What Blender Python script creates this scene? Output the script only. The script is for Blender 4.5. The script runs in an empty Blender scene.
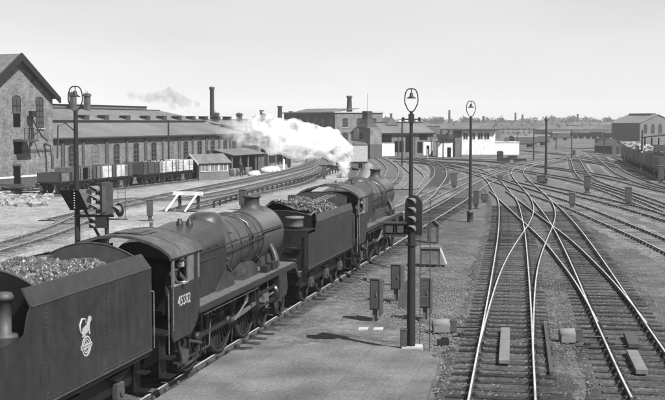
import bpy, bmesh, math, random
from mathutils import Vector, Matrix
R = math.radians
random.seed(7)
S = bpy.context.scene
COL = S.collection

# ------------------------------------------------------------ camera, sky, sun, exposure
CH, CF, CP = 6.5, 1110.0, R(4.02)
cam = bpy.data.cameras.new('camera'); camo = bpy.data.objects.new('camera', cam); COL.objects.link(camo)
cam.sensor_width = 36.0; cam.lens = 36.0 * CF / 665.0; cam.clip_end = 6000; cam.clip_start = .1
camo.location = (0, 0, CH); camo.rotation_euler = (R(90) - CP, 0, 0)
S.camera = camo
SUN_EL = 50.0
sx_, sy_ = .71, -.71                                   # direction towards the sun on the ground
w = bpy.data.worlds.new('World'); S.world = w; w.use_nodes = True
nt = w.node_tree; nt.nodes.clear()
sky = nt.nodes.new('ShaderNodeTexSky'); sky.sky_type = 'NISHITA'; sky.sun_disc = False
sky.sun_elevation = R(SUN_EL); sky.sun_rotation = math.atan2(sx_, sy_)
sky.air_density = .8; sky.dust_density = .4; sky.ozone_density = 1.0
bw = nt.nodes.new('ShaderNodeRGBToBW'); bgn = nt.nodes.new('ShaderNodeBackground'); ow = nt.nodes.new('ShaderNodeOutputWorld')
nt.links.new(sky.outputs[0], bw.inputs[0]); 
wt = nt.nodes.new('ShaderNodeTexCoord'); wm = nt.nodes.new('ShaderNodeMapping'); wm.inputs['Scale'].default_value = (2, 2, 7)
wn = nt.nodes.new('ShaderNodeTexNoise'); wn.inputs['Scale'].default_value = 1.6; wn.inputs['Detail'].default_value = 6
wr = nt.nodes.new('ShaderNodeMapRange'); wr.inputs['From Min'].default_value = .3; wr.inputs['From Max'].default_value = .7; wr.inputs['To Min'].default_value = 1.32; wr.inputs['To Max'].default_value = 1.5
wx = nt.nodes.new('ShaderNodeMath'); wx.operation = 'MULTIPLY'
nt.links.new(wt.outputs['Generated'], wm.inputs[0]); nt.links.new(wm.outputs[0], wn.inputs['Vector']); nt.links.new(wn.outputs['Fac'], wr.inputs['Value'])
wp = nt.nodes.new('ShaderNodeMath'); wp.operation = 'POWER'; wp.inputs[1].default_value = .33; nt.links.new(bw.outputs[0], wp.inputs[0]); nt.links.new(wp.outputs[0], wx.inputs[0]); nt.links.new(wr.outputs[0], wx.inputs[1]); nt.links.new(wx.outputs[0], bgn.inputs[0]); nt.links.new(bgn.outputs[0], ow.inputs[0])
bgn.inputs[1].default_value = .145
sl = bpy.data.lights.new('sun', 'SUN'); sl.energy = 5.0; sl.angle = R(.5); sl.color = (1, 1, 1)
so = bpy.data.objects.new('sun', sl); COL.objects.link(so)
ce = math.cos(R(SUN_EL))
so.rotation_euler = Vector((-sx_ * ce, -sy_ * ce, -math.sin(R(SUN_EL)))).to_track_quat('-Z', 'Y').to_euler()
S.view_settings.view_transform = 'Standard'; S.view_settings.look = 'None'
S.view_settings.exposure = 1.12; S.view_settings.gamma = 1; S.view_settings.use_curve_mapping = False
S.cycles.volume_bounces = 5; S.cycles.max_bounces = 8

def G(u, v, z=0.0):
    """ground (or height z) point seen at photo pixel u, v"""
    x = (u - 332.5) / CF; yy = -(v - 200) / CF
    dy = math.cos(CP) + yy * math.sin(CP); dz = -math.sin(CP) + yy * math.cos(CP)
    t = (z - CH) / dz
    return Vector((x * t, dy * t, z))
def XD(u, D): return (u - 332.5) / CF * D             # x of column u at distance D
def ZD(v, D): return CH - (v - 122) / CF * D          # height of row v at distance D

# ------------------------------------------------------------ materials (a black and white world)
KA = .5                                                # film exposed for a dull yard: real ash, soot and slate are dark
def mat(name, a, b=None, rough=.8, metal=0, scale=6.0, bump=.0, detail=6, spec=.4, big=0.0, bigscale=.15, streak=0):
    m = bpy.data.materials.new(name); m.use_nodes = True; n = m.node_tree; p = n.nodes['Principled BSDF']
    p.inputs['Roughness'].default_value = rough; p.inputs['Metallic'].default_value = metal
    p.inputs['Specular IOR Level'].default_value = spec
    if b is None: b = a * 1.35
    a *= KA; b *= KA
    tc = n.nodes.new('ShaderNodeTexCoord')
    no = n.nodes.new('ShaderNodeTexNoise'); no.inputs['Scale'].default_value = scale; no.inputs['Detail'].default_value = detail
    no.inputs['Roughness'].default_value = .65
    n.links.new(tc.outputs['Object'], no.inputs['Vector'])
    cr = n.nodes.new('ShaderNodeMapRange'); cr.inputs['From Min'].default_value = .3; cr.inputs['From Max'].default_value = .7
    cr.inputs['To Min'].default_value = a; cr.inputs['To Max'].default_value = b
    n.links.new(no.outputs['Fac'], cr.inputs['Value'])
    out = cr.outputs[0]
    if big:
        n2 = n.nodes.new('ShaderNodeTexNoise'); n2.inputs['Scale'].default_value = bigscale; n2.inputs['Detail'].default_value = 4
        n.links.new(tc.outputs['Object'], n2.inputs['Vector'])
        c2 = n.nodes.new('ShaderNodeMapRange'); c2.inputs['From Min'].default_value = .3; c2.inputs['From Max'].default_value = .7
        c2.inputs['To Min'].default_value = 1 - big; c2.inputs['To Max'].default_value = 1 + big
        n.links.new(n2.outputs['Fac'], c2.inputs['Value'])
        mu = n.nodes.new('ShaderNodeMath'); mu.operation = 'MULTIPLY'
        n.links.new(out, mu.inputs[0]); n.links.new(c2.outputs[0], mu.inputs[1]); out = mu.outputs[0]
    if streak:
        mp = n.nodes.new('ShaderNodeMapping'); mp.inputs['Scale'].default_value = (5, 5, .5); n.links.new(tc.outputs['Object'], mp.inputs[0])
        n4 = n.nodes.new('ShaderNodeTexNoise'); n4.inputs['Scale'].default_value = 1.5; n4.inputs['Detail'].default_value = 8; n.links.new(mp.outputs[0], n4.inputs['Vector'])
        m4 = n.nodes.new('ShaderNodeMapRange'); m4.inputs['From Min'].default_value = .35; m4.inputs['From Max'].default_value = .7; m4.inputs['To Min'].default_value = 1-streak; m4.inputs['To Max'].default_value = 1+streak
        n.links.new(n4.outputs['Fac'], m4.inputs['Value']); u4 = n.nodes.new('ShaderNodeMath'); u4.operation = 'MULTIPLY'; n.links.new(out, u4.inputs[0]); n.links.new(m4.outputs[0], u4.inputs[1]); out = u4.outputs[0]
        rr = n.nodes.new('ShaderNodeMapRange'); rr.inputs['To Min'].default_value = rough-.14; rr.inputs['To Max'].default_value = rough+.2; n.links.new(n4.outputs['Fac'], rr.inputs['Value']); n.links.new(rr.outputs[0], p.inputs['Roughness'])
    n.links.new(out, p.inputs['Base Color'])
    if bump:
        bp = n.nodes.new('ShaderNodeBump'); bp.inputs['Strength'].default_value = bump; bp.inputs['Distance'].default_value = .05
        n.links.new(no.outputs['Fac'], bp.inputs['Height']); n.links.new(bp.outputs[0], p.inputs['Normal'])
    return m
def brickmat(name, c1, c2, mortar, scale=1.0, patch=.2):
    m = bpy.data.materials.new(name); m.use_nodes = True; n = m.node_tree; p = n.nodes['Principled BSDF']
    p.inputs['Roughness'].default_value = .9
    tc = n.nodes.new('ShaderNodeTexCoord'); sp = n.nodes.new('ShaderNodeSeparateXYZ'); ad = n.nodes.new('ShaderNodeMath'); cb = n.nodes.new('ShaderNodeCombineXYZ')
    n.links.new(tc.outputs['Object'], sp.inputs[0]); n.links.new(sp.outputs[0], ad.inputs[0]); n.links.new(sp.outputs[1], ad.inputs[1])
    n.links.new(ad.outputs[0], cb.inputs[0]); n.links.new(sp.outputs[2], cb.inputs[1])
    br = n.nodes.new('ShaderNodeTexBrick'); n.links.new(cb.outputs[0], br.inputs['Vector'])
    br.inputs['Scale'].default_value = scale; c1 *= KA; c2 *= KA; mortar *= KA; br.inputs['Color1'].default_value = (c1,)*3 + (1,); br.inputs['Color2'].default_value = (c2,)*3 + (1,)
    br.inputs['Mortar'].default_value = (mortar,)*3 + (1,); br.inputs['Mortar Size'].default_value = .012
    br.inputs['Brick Width'].default_value = .24; br.inputs['Row Height'].default_value = .08
    no = n.nodes.new('ShaderNodeTexNoise'); no.inputs['Scale'].default_value = .9; no.inputs['Detail'].default_value = 9; no.inputs['Roughness'].default_value = .75
    n.links.new(tc.outputs['Object'], no.inputs['Vector'])
    mr = n.nodes.new('ShaderNodeMapRange'); mr.inputs['From Min'].default_value = .32; mr.inputs['From Max'].default_value = .68
    mr.inputs['To Min'].default_value = 1 - patch * 1.6; mr.inputs['To Max'].default_value = 1 + patch * 1.6
    n.links.new(no.outputs['Fac'], mr.inputs['Value'])
    mx = n.nodes.new('ShaderNodeVectorMath'); mx.operation = 'SCALE'
    n.links.new(br.outputs['Color'], mx.inputs[0]); n.links.new(mr.outputs[0], mx.inputs['Scale']); n.links.new(mx.outputs[0], p.inputs['Base Color'])
    return m
def groundmat(name, a, b, big=.3, peb=.5, bs=.12, stain=.4):
    m = mat(name, a, b, rough=.95, scale=5, big=big, bigscale=bs, spec=.15, detail=10)
    n = m.node_tree; p = n.nodes['Principled BSDF']
    tc = n.nodes['Texture Coordinate']
    vo = n.nodes.new('ShaderNodeTexVoronoi'); vo.inputs['Scale'].default_value = 21
    n.links.new(tc.outputs['Object'], vo.inputs['Vector'])
    sv = n.nodes.new('ShaderNodeSeparateXYZ'); n.links.new(vo.outputs['Color'], sv.inputs[0])
    mr = n.nodes.new('ShaderNodeMapRange'); mr.inputs['To Min'].default_value = 1 - peb*.6; mr.inputs['To Max'].default_value = 1 + peb*.6
    n.links.new(sv.outputs[0], mr.inputs['Value'])
    mu = n.nodes.new('ShaderNodeMath'); mu.operation = 'MULTIPLY'
    src = p.inputs['Base Color'].links[0].from_socket
    n.links.new(src, mu.inputs[0]); n.links.new(mr.outputs[0], mu.inputs[1])
    n3 = n.nodes.new('ShaderNodeTexNoise'); n3.inputs['Scale'].default_value = 1.1; n3.inputs['Detail'].default_value = 12; n3.inputs['Roughness'].default_value = .72; n3.inputs['Distortion'].default_value = .6
    n.links.new(tc.outputs['Object'], n3.inputs['Vector']); m3 = n.nodes.new('ShaderNodeMapRange'); m3.inputs['From Min'].default_value = .35; m3.inputs['From Max'].default_value = .62; m3.inputs['To Min'].default_value = 1-stain; m3.inputs['To Max'].default_value = 1+stain*.6
    n.links.new(n3.outputs['Fac'], m3.inputs['Value']); mv = n.nodes.new('ShaderNodeMath'); mv.operation = 'MULTIPLY'
    n.links.new(mu.outputs[0], mv.inputs[0]); n.links.new(m3.outputs[0], mv.inputs[1]); n.links.new(mv.outputs[0], p.inputs['Base Color'])
    bp = n.nodes.new('ShaderNodeBump'); bp.inputs['Strength'].default_value = .35; bp.inputs['Distance'].default_value = .02
    n.links.new(vo.outputs['Distance'], bp.inputs['Height']); n.links.new(bp.outputs[0], p.inputs['Normal'])
    return m

M = dict(
    ground=groundmat('ash_ground', .1, .19, .35, bs=.1), pale=groundmat('pale_yard', .27, .42, .25, .18),
    ballast=groundmat('ballast', .05, .13, .5, .5, bs=.3), lightbed=groundmat('pale_ballast', .15, .3, .3, .4, bs=.2), field=groundmat('grey_field', .09, .17, .42, .3, bs=.22),
    paving=mat('paving', .11, .25, scale=12, bump=.2, big=.3, bigscale=.7, detail=12, rough=.95, spec=.15), slab=mat('slab_joint', .1),
    sleeper=mat('sleeper_timber', .03, .11, rough=.95, scale=7, bump=.3, spec=.05, big=.4, bigscale=.9),
    sleeperold=mat('old_sleeper', .09, .2, rough=.95, scale=6, spec=.1),
    railside=mat('rail_side', .05, .14, rough=.8, scale=3), railtop=mat('rail_top', .6, 1.35, rough=.35, metal=.45, scale=1.2),
    black=mat('engine_black', .006, .016, rough=.6, scale=3, big=.3, bigscale=1.5, spec=.25),
    green=mat('dark_paint', .018, .042, rough=.33, scale=5, big=.2, bigscale=.9, streak=.14, detail=9, spec=.5, bump=.03),
    roofp=mat('sooty_roof', .06, .14, rough=.5, streak=.18, scale=2, big=.2, bigscale=.8, spec=.4),
    boiler=mat('boiler_cladding', .03, .08, rough=.3, scale=3.5, streak=.15, big=.22, bigscale=.7, spec=.5, bump=.03),
    smoke=mat('smokebox_black', .035, .07, rough=.6, scale=3),
    tyre=mat('worn_tyre', .03, .12, rough=.5, metal=.2, scale=6),
    steel=mat('bare_steel', .12, .4, rough=.45, metal=.5, scale=8), oily=mat('oily_steel', .006, .035, rough=.55, metal=.1, scale=10),
    dirty=mat('dusty_running_plate', .08, .17, rough=.8, scale=5), palep=mat('pale_grey_paint', .5, .9, rough=.7, scale=2, big=.2, bigscale=.8), white=mat('white_paint', .75, 1.15, rough=.7, scale=3, big=.15, bigscale=1.2),
    cream=mat('cream_lettering', .4, .62, rough=.6), coal=mat('coal', .015, .2, rough=.45, scale=6, spec=.6),
    darkm=mat('dark_metal', .01, .022, rough=.6), grey=mat('grey_paint', .13, .22, rough=.6, scale=4, big=.2, bigscale=1),
    grey2=mat('mid_grey_metal', .05, .1, rough=.6, scale=4), conc=mat('concrete', .4, .65, rough=.9, scale=4, bump=.1),
    wood=mat('weathered_timber', .15, .26, rough=.9, scale=5, bump=.1), woodd=mat('dark_timber', .05, .09, rough=.9),
    slate=mat('slate_roof', .12, .23, rough=.75, streak=.25, scale=1.2, big=.18, bigscale=.12), slated=mat('dark_slate', .035, .07, rough=.8, big=.2),
    felt=mat('felt_roof', .13, .22, rough=.9, streak=.25, big=.2, bigscale=.2), glass=mat('dark_glass', .02, .04, rough=.15, spec=.6), pane=mat('dusty_pane', .16, .28, rough=.35, scale=6),
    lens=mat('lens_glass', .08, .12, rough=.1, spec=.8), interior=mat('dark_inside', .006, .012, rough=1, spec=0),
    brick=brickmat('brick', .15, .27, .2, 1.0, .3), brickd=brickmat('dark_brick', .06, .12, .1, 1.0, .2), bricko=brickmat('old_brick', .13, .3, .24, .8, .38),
    render=mat('white_render', .8, 1.2, rough=.8, scale=1.5, streak=.2, big=.08), plinth=mat('plinth_grey', .2, .26),
    skin=mat('skin', .5, .58, rough=.6), cloth=mat('dark_serge', .03, .05, rough=.9, scale=20), shirt=mat('pale_shirt', .45, .55, rough=.8),
    hair=mat('dark_hair', .03), foliage=mat('foliage', .035, .08, rough=.8), bark=mat('bark', .07),
    rubble=mat('rubble', .2, .55, rough=.9, scale=3), tarp=mat('tarpaulin', .3, .4, rough=.7),
    fhouse=mat('far_brick', .08, .3, scale=.3), froof=mat('far_roof', .05, .1, scale=.5), hill=mat('far_ground', .08, .14, scale=.02),
)

def slabs(m):
    n = m.node_tree; p = n.nodes['Principled BSDF']; src = p.inputs['Base Color'].links[0].from_socket; tc = n.nodes['Texture Coordinate']
    mp = n.nodes.new('ShaderNodeMapping'); mp.inputs['Rotation'].default_value = (0, 0, R(-76.8)); n.links.new(tc.outputs['Object'], mp.inputs[0])
    br = n.nodes.new('ShaderNodeTexBrick'); br.inputs['Scale'].default_value = 1; br.inputs['Brick Width'].default_value = 1.3; br.inputs['Row Height'].default_value = .85; br.inputs['Mortar Size'].default_value = .012; br.inputs['Mortar Smooth'].default_value = .6
    br.inputs['Color1'].default_value = (.9,)*3+(1,); br.inputs['Color2'].default_value = (1.07,)*3+(1,); br.inputs['Mortar'].default_value = (.72,)*3+(1,); n.links.new(mp.outputs[0], br.inputs['Vector'])
    mu = n.nodes.new('ShaderNodeMath'); mu.operation = 'MULTIPLY'; n.links.new(src, mu.inputs[0]); n.links.new(br.outputs['Color'], mu.inputs[1]); n.links.new(mu.outputs[0], p.inputs['Base Color'])
slabs(M['paving'])
for k_ in ('sleeper', 'sleeperold'):                   # every timber weathers to its own tone
    n = M[k_].node_tree; p = n.nodes['Principled BSDF']; src = p.inputs['Base Color'].links[0].from_socket
    oi = n.nodes.new('ShaderNodeObjectInfo'); mr = n.nodes.new('ShaderNodeMapRange'); mr.inputs['To Min'].default_value = .55; mr.inputs['To Max'].default_value = 1.7
    mu = n.nodes.new('ShaderNodeMath'); mu.operation = 'MULTIPLY'; n.links.new(oi.outputs['Random'], mr.inputs['Value']); n.links.new(src, mu.inputs[0]); n.links.new(mr.outputs[0], mu.inputs[1]); n.links.new(mu.outputs[0], p.inputs['Base Color'])

# ------------------------------------------------------------ mesh builder
class MB:
    def __init__(s): s.v = []; s.f = []; s.sm = []; s.mi = []; s.T = None
    def add(s, vs, fs, sm=False, mi=0):
        o = len(s.v)
        for p in vs:
            p = Vector(p)
            if s.T is not None: p = s.T @ p
            s.v.append(p)
        for f in fs: s.f.append([o + i for i in f]); s.sm.append(sm); s.mi.append(mi)
        return s
    def box(s, cx, cy, cz, sx, sy, sz, rz=0, mi=0, rx=0, ry=0):
        m = Matrix.Translation((cx, cy, cz)) @ Matrix.Rotation(rz, 4, 'Z') @ Matrix.Rotation(ry, 4, 'Y') @ Matrix.Rotation(rx, 4, 'X')
        vs = [m @ Vector((a*sx/2, b*sy/2, c*sz/2)) for a in (-1, 1) for b in (-1, 1) for c in (-1, 1)]
        return s.add(vs, [(0,1,3,2),(4,6,7,5),(0,4,5,1),(2,3,7,6),(0,2,6,4),(1,5,7,3)], mi=mi)
    def b2(s, x0, x1, y0, y1, z0, z1, mi=0): return s.box((x0+x1)/2, (y0+y1)/2, (z0+z1)/2, abs(x1-x0), abs(y1-y0), abs(z1-z0), mi=mi)
    def rings(s, rings, close=True, caps=True, sm=True, mi=0):
        n = len(rings[0]); vs = [p for r in rings for p in r]; fs = []
        for i in range(len(rings)-1):
            for j in range(n if close else n-1):
                k = (j+1) % n; fs.append((i*n+j, i*n+k, (i+1)*n+k, (i+1)*n+j))
        s.add(vs, fs, sm, mi)
        if caps and close: s.add(rings[0], [tuple(range(n))[::-1]], mi=mi); s.add(rings[-1], [tuple(range(n))], mi=mi)
        return s
    def tube(s, pts, r, seg=8, caps=True, mi=0):
        pts = [Vector(p) for p in pts]; n = len(pts); rs = r if isinstance(r, (list, tuple)) else [r]*n
        rings = []; up = None
        for i, p in enumerate(pts):
            d = (pts[min(i+1, n-1)] - pts[max(i-1, 0)]).normalized()
            if up is None: up = Vector((0,0,1)) if abs(d.z) < .9 else Vector((1,0,0))
            a = d.cross(up)
            if a.length < 1e-4: a = d.cross(Vector((1,0,0)))
            a.normalize(); b = a.cross(d).normalized(); up = b
            rings.append([p + (a*math.cos(t) + b*math.sin(t)) * rs[i] for t in [2*math.pi*k/seg for k in range(seg)]])
        return s.rings(rings, caps=caps, mi=mi)
    def lathe(s, prof, o=(0,0,0), ax='z', seg=20, mi=0, caps=True):
        o = Vector(o); rings = []
        for r, h in prof:
            ring = []
            for k in range(seg):
                t = 2*math.pi*k/seg; c, d = r*math.cos(t), r*math.sin(t)
                ring.append(o + (Vector((c, d, h)) if ax == 'z' else Vector((h, c, d)) if ax == 'x' else Vector((d, h, c))))
            rings.append(ring)
        return s.rings(rings, caps=caps, mi=mi)
    def prism(s, pts, plane, a0, a1, mi=0):
        def q(p, a): return (p[0], a, p[1]) if plane == 'xz' else (a, p[0], p[1]) if plane == 'yz' else (p[0], p[1], a)
        n = len(pts); vs = [q(p, a0) for p in pts] + [q(p, a1) for p in pts]
        fs = [tuple(range(n)), tuple(range(n, 2*n))[::-1]] + [(i, (i+1) % n, n+(i+1) % n, n+i) for i in range(n)]
        return s.add(vs, fs, mi=mi)
    def build(s, name, m=None, parent=None, bev=0):
        me = bpy.data.meshes.new(name); me.from_pydata([tuple(p) for p in s.v], [], s.f)
        ms = m if isinstance(m, (list, tuple)) else [m]
        for x in ms: me.materials.append(M[x] if isinstance(x, str) else x)
        me.polygons.foreach_set('use_smooth', s.sm); me.polygons.foreach_set('material_index', s.mi); me.update()
        bm = bmesh.new(); bm.from_mesh(me); bmesh.ops.recalc_face_normals(bm, faces=bm.faces[:]) if len(bm.faces) < 60000 else None; bm.to_mesh(me); bm.free()
        o = bpy.data.objects.new(name, me); COL.objects.link(o)
        if parent: o.parent = parent
        if bev:
            b = o.modifiers.new('bevel', 'BEVEL'); b.width = bev; b.segments = 2; b.limit_method = 'ANGLE'; b.angle_limit = R(50)
        return o
def tag(o, label=None, cat=None, group=None, kind=None):
    if label: o['label'] = label
    if cat: o['category'] = cat
    if group: o['group'] = group
    if kind: o['kind'] = kind
    return o
def empty(name, loc, rz, label, cat, group=None, kind=None):
    o = bpy.data.objects.new(name, None); COL.objects.link(o); o.location = loc; o.rotation_euler = (0, 0, rz); o.empty_display_size = .2
    return tag(o, label, cat, group, kind)
def kids(o): return [c for c in bpy.data.objects if c.parent == o]
def copy_tree(o, parent=None):
    c = o.copy(); COL.objects.link(c); c.parent = parent
    for ch in kids(o): copy_tree(ch, c)
    return c
def text_mesh(txt, size, name, m, parent, mtx, ext=.004):
    cu = bpy.data.curves.new(name, 'FONT'); cu.body = txt; cu.size = size; cu.extrude = ext; cu.align_x = 'CENTER'; cu.align_y = 'CENTER'
    t = bpy.data.objects.new(name + '_tmp', cu); COL.objects.link(t)
    dg = bpy.context.evaluated_depsgraph_get(); me = bpy.data.meshes.new_from_object(t.evaluated_get(dg))
    bpy.data.objects.remove(t); me.transform(mtx); me.materials.clear(); me.materials.append(M[m])
    o = bpy.data.objects.new(name, me); COL.objects.link(o); o.parent = parent
    return o

# ------------------------------------------------------------ ground
def sheet(name, pts, z, m, label=None):
    b = MB(); b.add([(p[0], p[1], z) for p in pts], [tuple(range(len(pts)))])
    o = b.build(name, m); tag(o, label, None, None, 'structure'); return o
def rough_poly(pts, step=3.0, amp=.5):
    out = []
    for i in range(len(pts)):
        a = Vector(pts[i][:2]); b = Vector(pts[(i+1) % len(pts)][:2]); n = max(1, int((b-a).length/step)); d = (b-a).normalized(); q = Vector((-d.y, d.x))
        for k in range(n): out.append(a + (b-a)*k/n + q*random.uniform(-amp, amp))
    return out
sheet('ground', [(-3000, -50), (3000, -50), (3000, 5000), (-3000, 5000)], -.012, 'ground')
sheet('yard_ground', rough_poly([G(-60, 420), G(-60, 192), G(60, 190), G(150, 186), G(235, 176), G(285, 160), G(345, 150), G(372, 165), G(385, 200), G(300, 268), G(180, 330), G(60, 420)], 3, .5), -.008, 'pale')
sheet('open_ground', rough_poly([G(585, 222), G(600, 210), G(640, 228), G(760, 270), G(760, 430), G(700, 350), G(640, 290)], 1.5, .25), -.008, 'field')
sheet('ash_path', rough_poly([G(440, 330), G(425, 260), G(462, 195), G(490, 206), G(485, 250), G(470, 330), G(455, 372)], 1.0, .15), -.008, 'field')

# ------------------------------------------------------------ railway tracks
def smooth_line(pts, step=1.0, win=6):
    P = [Vector((p[0], p[1])) for p in pts]
    out = []
    ext = [P[0]*2-P[1]] + P + [P[-1]*2-P[-2]]
    for i in range(1, len(ext)-2):
        a, b, c, d = ext[i-1], ext[i], ext[i+1], ext[i+2]
        n = max(2, int((c-b).length/step))
        for k in range(n):
            t = k/n
            out.append(.5*((2*b)+(c-a)*t+(2*a-5*b+4*c-d)*t*t+(3*b-a-3*c+d)*t**3))
    out.append(P[-1])
    # even resample
    res = [out[0]]; acc = 0
    for i in range(1, len(out)):
        seg = out[i]-out[i-1]; L = seg.length; pos = 0
        while acc + (L-pos) >= step and L > 1e-9:
            pos += step-acc; acc = 0; res.append(out[i-1]+seg*(pos/L))
        acc += L-pos
    for _ in range(3):
        sm = []
        for i in range(len(res)):
            k = min(i, len(res)-1-i, win); sl_ = res[i-k:i+k+1]; sm.append(sum(sl_, Vector((0, 0)))/len(sl_))
        res = sm
    return res
def offset(line, d):                                  # d > 0 to the right of travel
    out = []
    for i, p in enumerate(line):
        t = (line[min(i+1, len(line)-1)]-line[max(i-1, 0)]).normalized(); out.append(p+Vector((t.y, -t.x))*d)
    return out
sl_m = MB()
sl_m.box(0, 0, .005, 2.6, .25, .13)
for sx in (-1, 1): sl_m.box(sx*.7525, 0, .085, .36, .16, .03)
for sx in (-1, 1): sl_m.box(sx*.7525-.09, 0, .12, .06, .12, .08); sl_m.box(sx*.7525+.09, 0, .12, .06, .12, .08)
sl_o = sl_m.build('sleeper', 'sleeper'); SLME = sl_o.data; bpy.data.objects.remove(sl_o)
o = sl_m.build('sleeper', 'sleeperold'); SLOLD = o.data; bpy.data.objects.remove(o)
trk_i = 0
def rail_mesh(line, z0=.07, z1=.2, w=.035):
    b = MB(); n = len(line); L = offset(line, -w); Rr = offset(line, w)
    vs = []
    for a, c in zip(L, Rr): vs += [(a.x, a.y, z0), (a.x, a.y, z1), (c.x, c.y, z1), (c.x, c.y, z0)]
    b.add(vs, [(4*i+0, 4*i+1, 4*i+5, 4*i+4) for i in range(n-1)] + [(4*i+2, 4*i+3, 4*i+7, 4*i+6) for i in range(n-1)] + [(0, 3, 2, 1), (4*n-4, 4*n-3, 4*n-2, 4*n-1)])
    b.add(vs, [(4*i+1, 4*i+2, 4*i+6, 4*i+5) for i in range(n-1)])
    A = offset(line, -.021); C = offset(line, .021); vs = []
    for a, c in zip(A, C): vs += [(a.x, a.y, z1-.01), (a.x, a.y, z1+.008), (c.x, c.y, z1+.008), (c.x, c.y, z1-.01)]
    b.add(vs, [(4*i+0, 4*i+1, 4*i+5, 4*i+4) for i in range(n-1)] + [(4*i+2, 4*i+3, 4*i+7, 4*i+6) for i in range(n-1)] + [(4*i+1, 4*i+2, 4*i+6, 4*i+5) for i in range(n-1)], mi=1)
    return b
def track(pts, side, label, near=95, win=6, avoid=(), bed=True, maxparts=100):
    """pts: (u, v) photo points or world Vectors; side -1: they lie on the left rail, 1: right rail, 0: centre line"""
    global trk_i
    W = [p if isinstance(p, Vector) else G(p[0], p[1], .2) for p in pts]
    line = smooth_line(W, 1.0, win)
    if side: line = offset(line, -side*.7525)
    i0 = trk_i; trk_i += 1
    root = empty('railway_track', (0, 0, 0), 0, label, 'railway track')
    zr = .0012*i0
    for s in (-1, 1):
        rl = offset(line, s*.7525); rb = rail_mesh(rl, .07+zr*.0, .2+zr*.3)
        for k in range(9+i0 % 5, len(rl)-1, 18):
            if rl[k].y < 110: dd_ = rl[k+1]-rl[k-1]; rb.box(rl[k].x, rl[k].y, .13, .13, .5, .07, math.atan2(dd_.y, dd_.x)-math.pi/2)
        rb.build('rail', ['railside', 'railtop'], root)
    # sleepers
    step = .76; acc = 0; cnt = 0; rest = MB(); prev = line[0]
    dist = 0; nxt = .3
    for i in range(1, len(line)):
        seg = line[i]-line[i-1]; L = seg.length
        while nxt <= dist+L:
            t = (nxt-dist)/L; p = line[i-1]+seg*t; a = math.atan2(seg.y, seg.x)-math.pi/2
            rz = a+random.uniform(-.015, .015); nxt += step*random.uniform(.95, 1.05)
            u = 332.5+CF*p.x/max(p.y, 1)
            if any(min((p-q).length for q in l_ if abs(q.y-p.y) < 4) < dd if any(abs(q.y-p.y) < 4 for q in l_) else False for l_, dd in avoid): continue
            if p.y > 19 and cnt < maxparts and p.y < near and -20 < u < 690:
                o = bpy.data.objects.new('sleeper', SLME if i0 < 5 else SLOLD); COL.objects.link(o); o.parent = root
                o.location = (p.x, p.y, zr*.3+random.gauss(0, .009)); o.rotation_euler = (0, 0, rz); cnt += 1
            elif p.y < 260:
                rest.box(p.x, p.y, .005+zr*.3, 2.6, .25, .13, rz)
        dist += L
    if rest.v:
        o = rest.build('sleeper_row', 'sleeperold', root); o['kind'] = 'stuff'
    if bed:
        b = MB(); vs = []; zb = .038+.0011*i0
        A = offset(line, -1.4); C = offset(line, 1.4)
        for a, c in zip(A, C):
            d = (c-a).normalized(); j0, j1 = random.uniform(.2, .6), random.uniform(.2, .6)
            a_, c_ = a-d*j0, c+d*j1
            vs += [(a_.x, a_.y, -.03), (a.x, a.y, zb), (c.x, c.y, zb), (c_.x, c_.y, -.03)]
        b.add(vs, [(4*i+k, 4*i+k+1, 4*i+k+5, 4*i+k+4) for i in range(len(line)-1) for k in range(3)])
        tag(b.build('ballast_bed', 'ballast' if i0 < 5 else 'lightbed'), None, None, None, 'structure')
    return line
A5 = R(13.2); C0 = Vector((-4.51, 27.49)); D5 = Vector((math.sin(A5), math.cos(A5))); N5 = Vector((math.cos(A5), -math.sin(A5)))
def on5(s, r=0): return C0 + D5*s + N5*r
V3 = lambda p: Vector((p[0], p[1], 0))
t1 = track([V3(G(461, 440, .2)), (468, 400), (480.5, 337), (491, 283), (495, 254), (499, 229), (498.5, 195), (494, 195), (488.7, 182.5), (479, 173.5), (460, 166), (425, 160.5)], -1, 'left-hand main track curving from the bottom edge between the boards', 85)
t4 = track([V3(G(700, 400, .2)), (665, 353.5), (641, 317.5), (617, 280), (590, 241.7), (571, 218), (553, 201), (538.5, 188), (527, 178), (523, 171), (530, 166), (560, 160)], 1, 'right-hand main track bending along the edge of the grey field', 80)
t2 = track([(479.5, 343), (488.3, 310), (494, 290), (504, 263), (519, 238), (530, 222), (534, 210), (532, 200), (527, 192)], -1, 'crossover track swinging from the left main line to the right one', 60, win=3, bed=True, maxparts=34, avoid=((t1, 1.6), (t4, 1.6)))
t3 = track([(598, 322), (575, 280), (560, 261), (544, 240.5), (524, 222), (500, 200), (489, 190)], -1, 'crossover track swinging from the right main line to the left one', 60, win=3, maxparts=34, avoid=((t1, 1.6), (t4, 1.6), (t2, 1.5)))
t5 = track([V3(on5(-22, .75)), V3(on5(0, .75)), V3(on5(20, .75)), V3(on5(30, .75)), (424, 226), (465, 200.5), (494, 180.5), (521, 170), (543, 163.3), (580, 158)], 1, 'track under the two locomotives running on across the junction', 110, win=5)
t6 = track([V3(on5(14, -2.7)), V3(on5(28, -2.7)), (424, 202.5), (440, 186), (447, 175), (444, 167), (434, 161.5), (415, 157)], 1, 'track bending left beyond the leading locomotive', 110, win=5)
t8 = track([(380, 224), (400, 214), (424, 203.5), (450, 190.5), (480, 177.5), (510, 168), (550, 160.5)], 1, 'straight branch parallel to the locomotives track beyond them', 110, win=5, avoid=((t6, 1.2),))
t9 = track([(690, 160), (640, 156), (590, 155.5), (530, 158), (480, 159), (420, 158)], 1, 'track passing close in front of the white signal box', 60, win=4)
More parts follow.
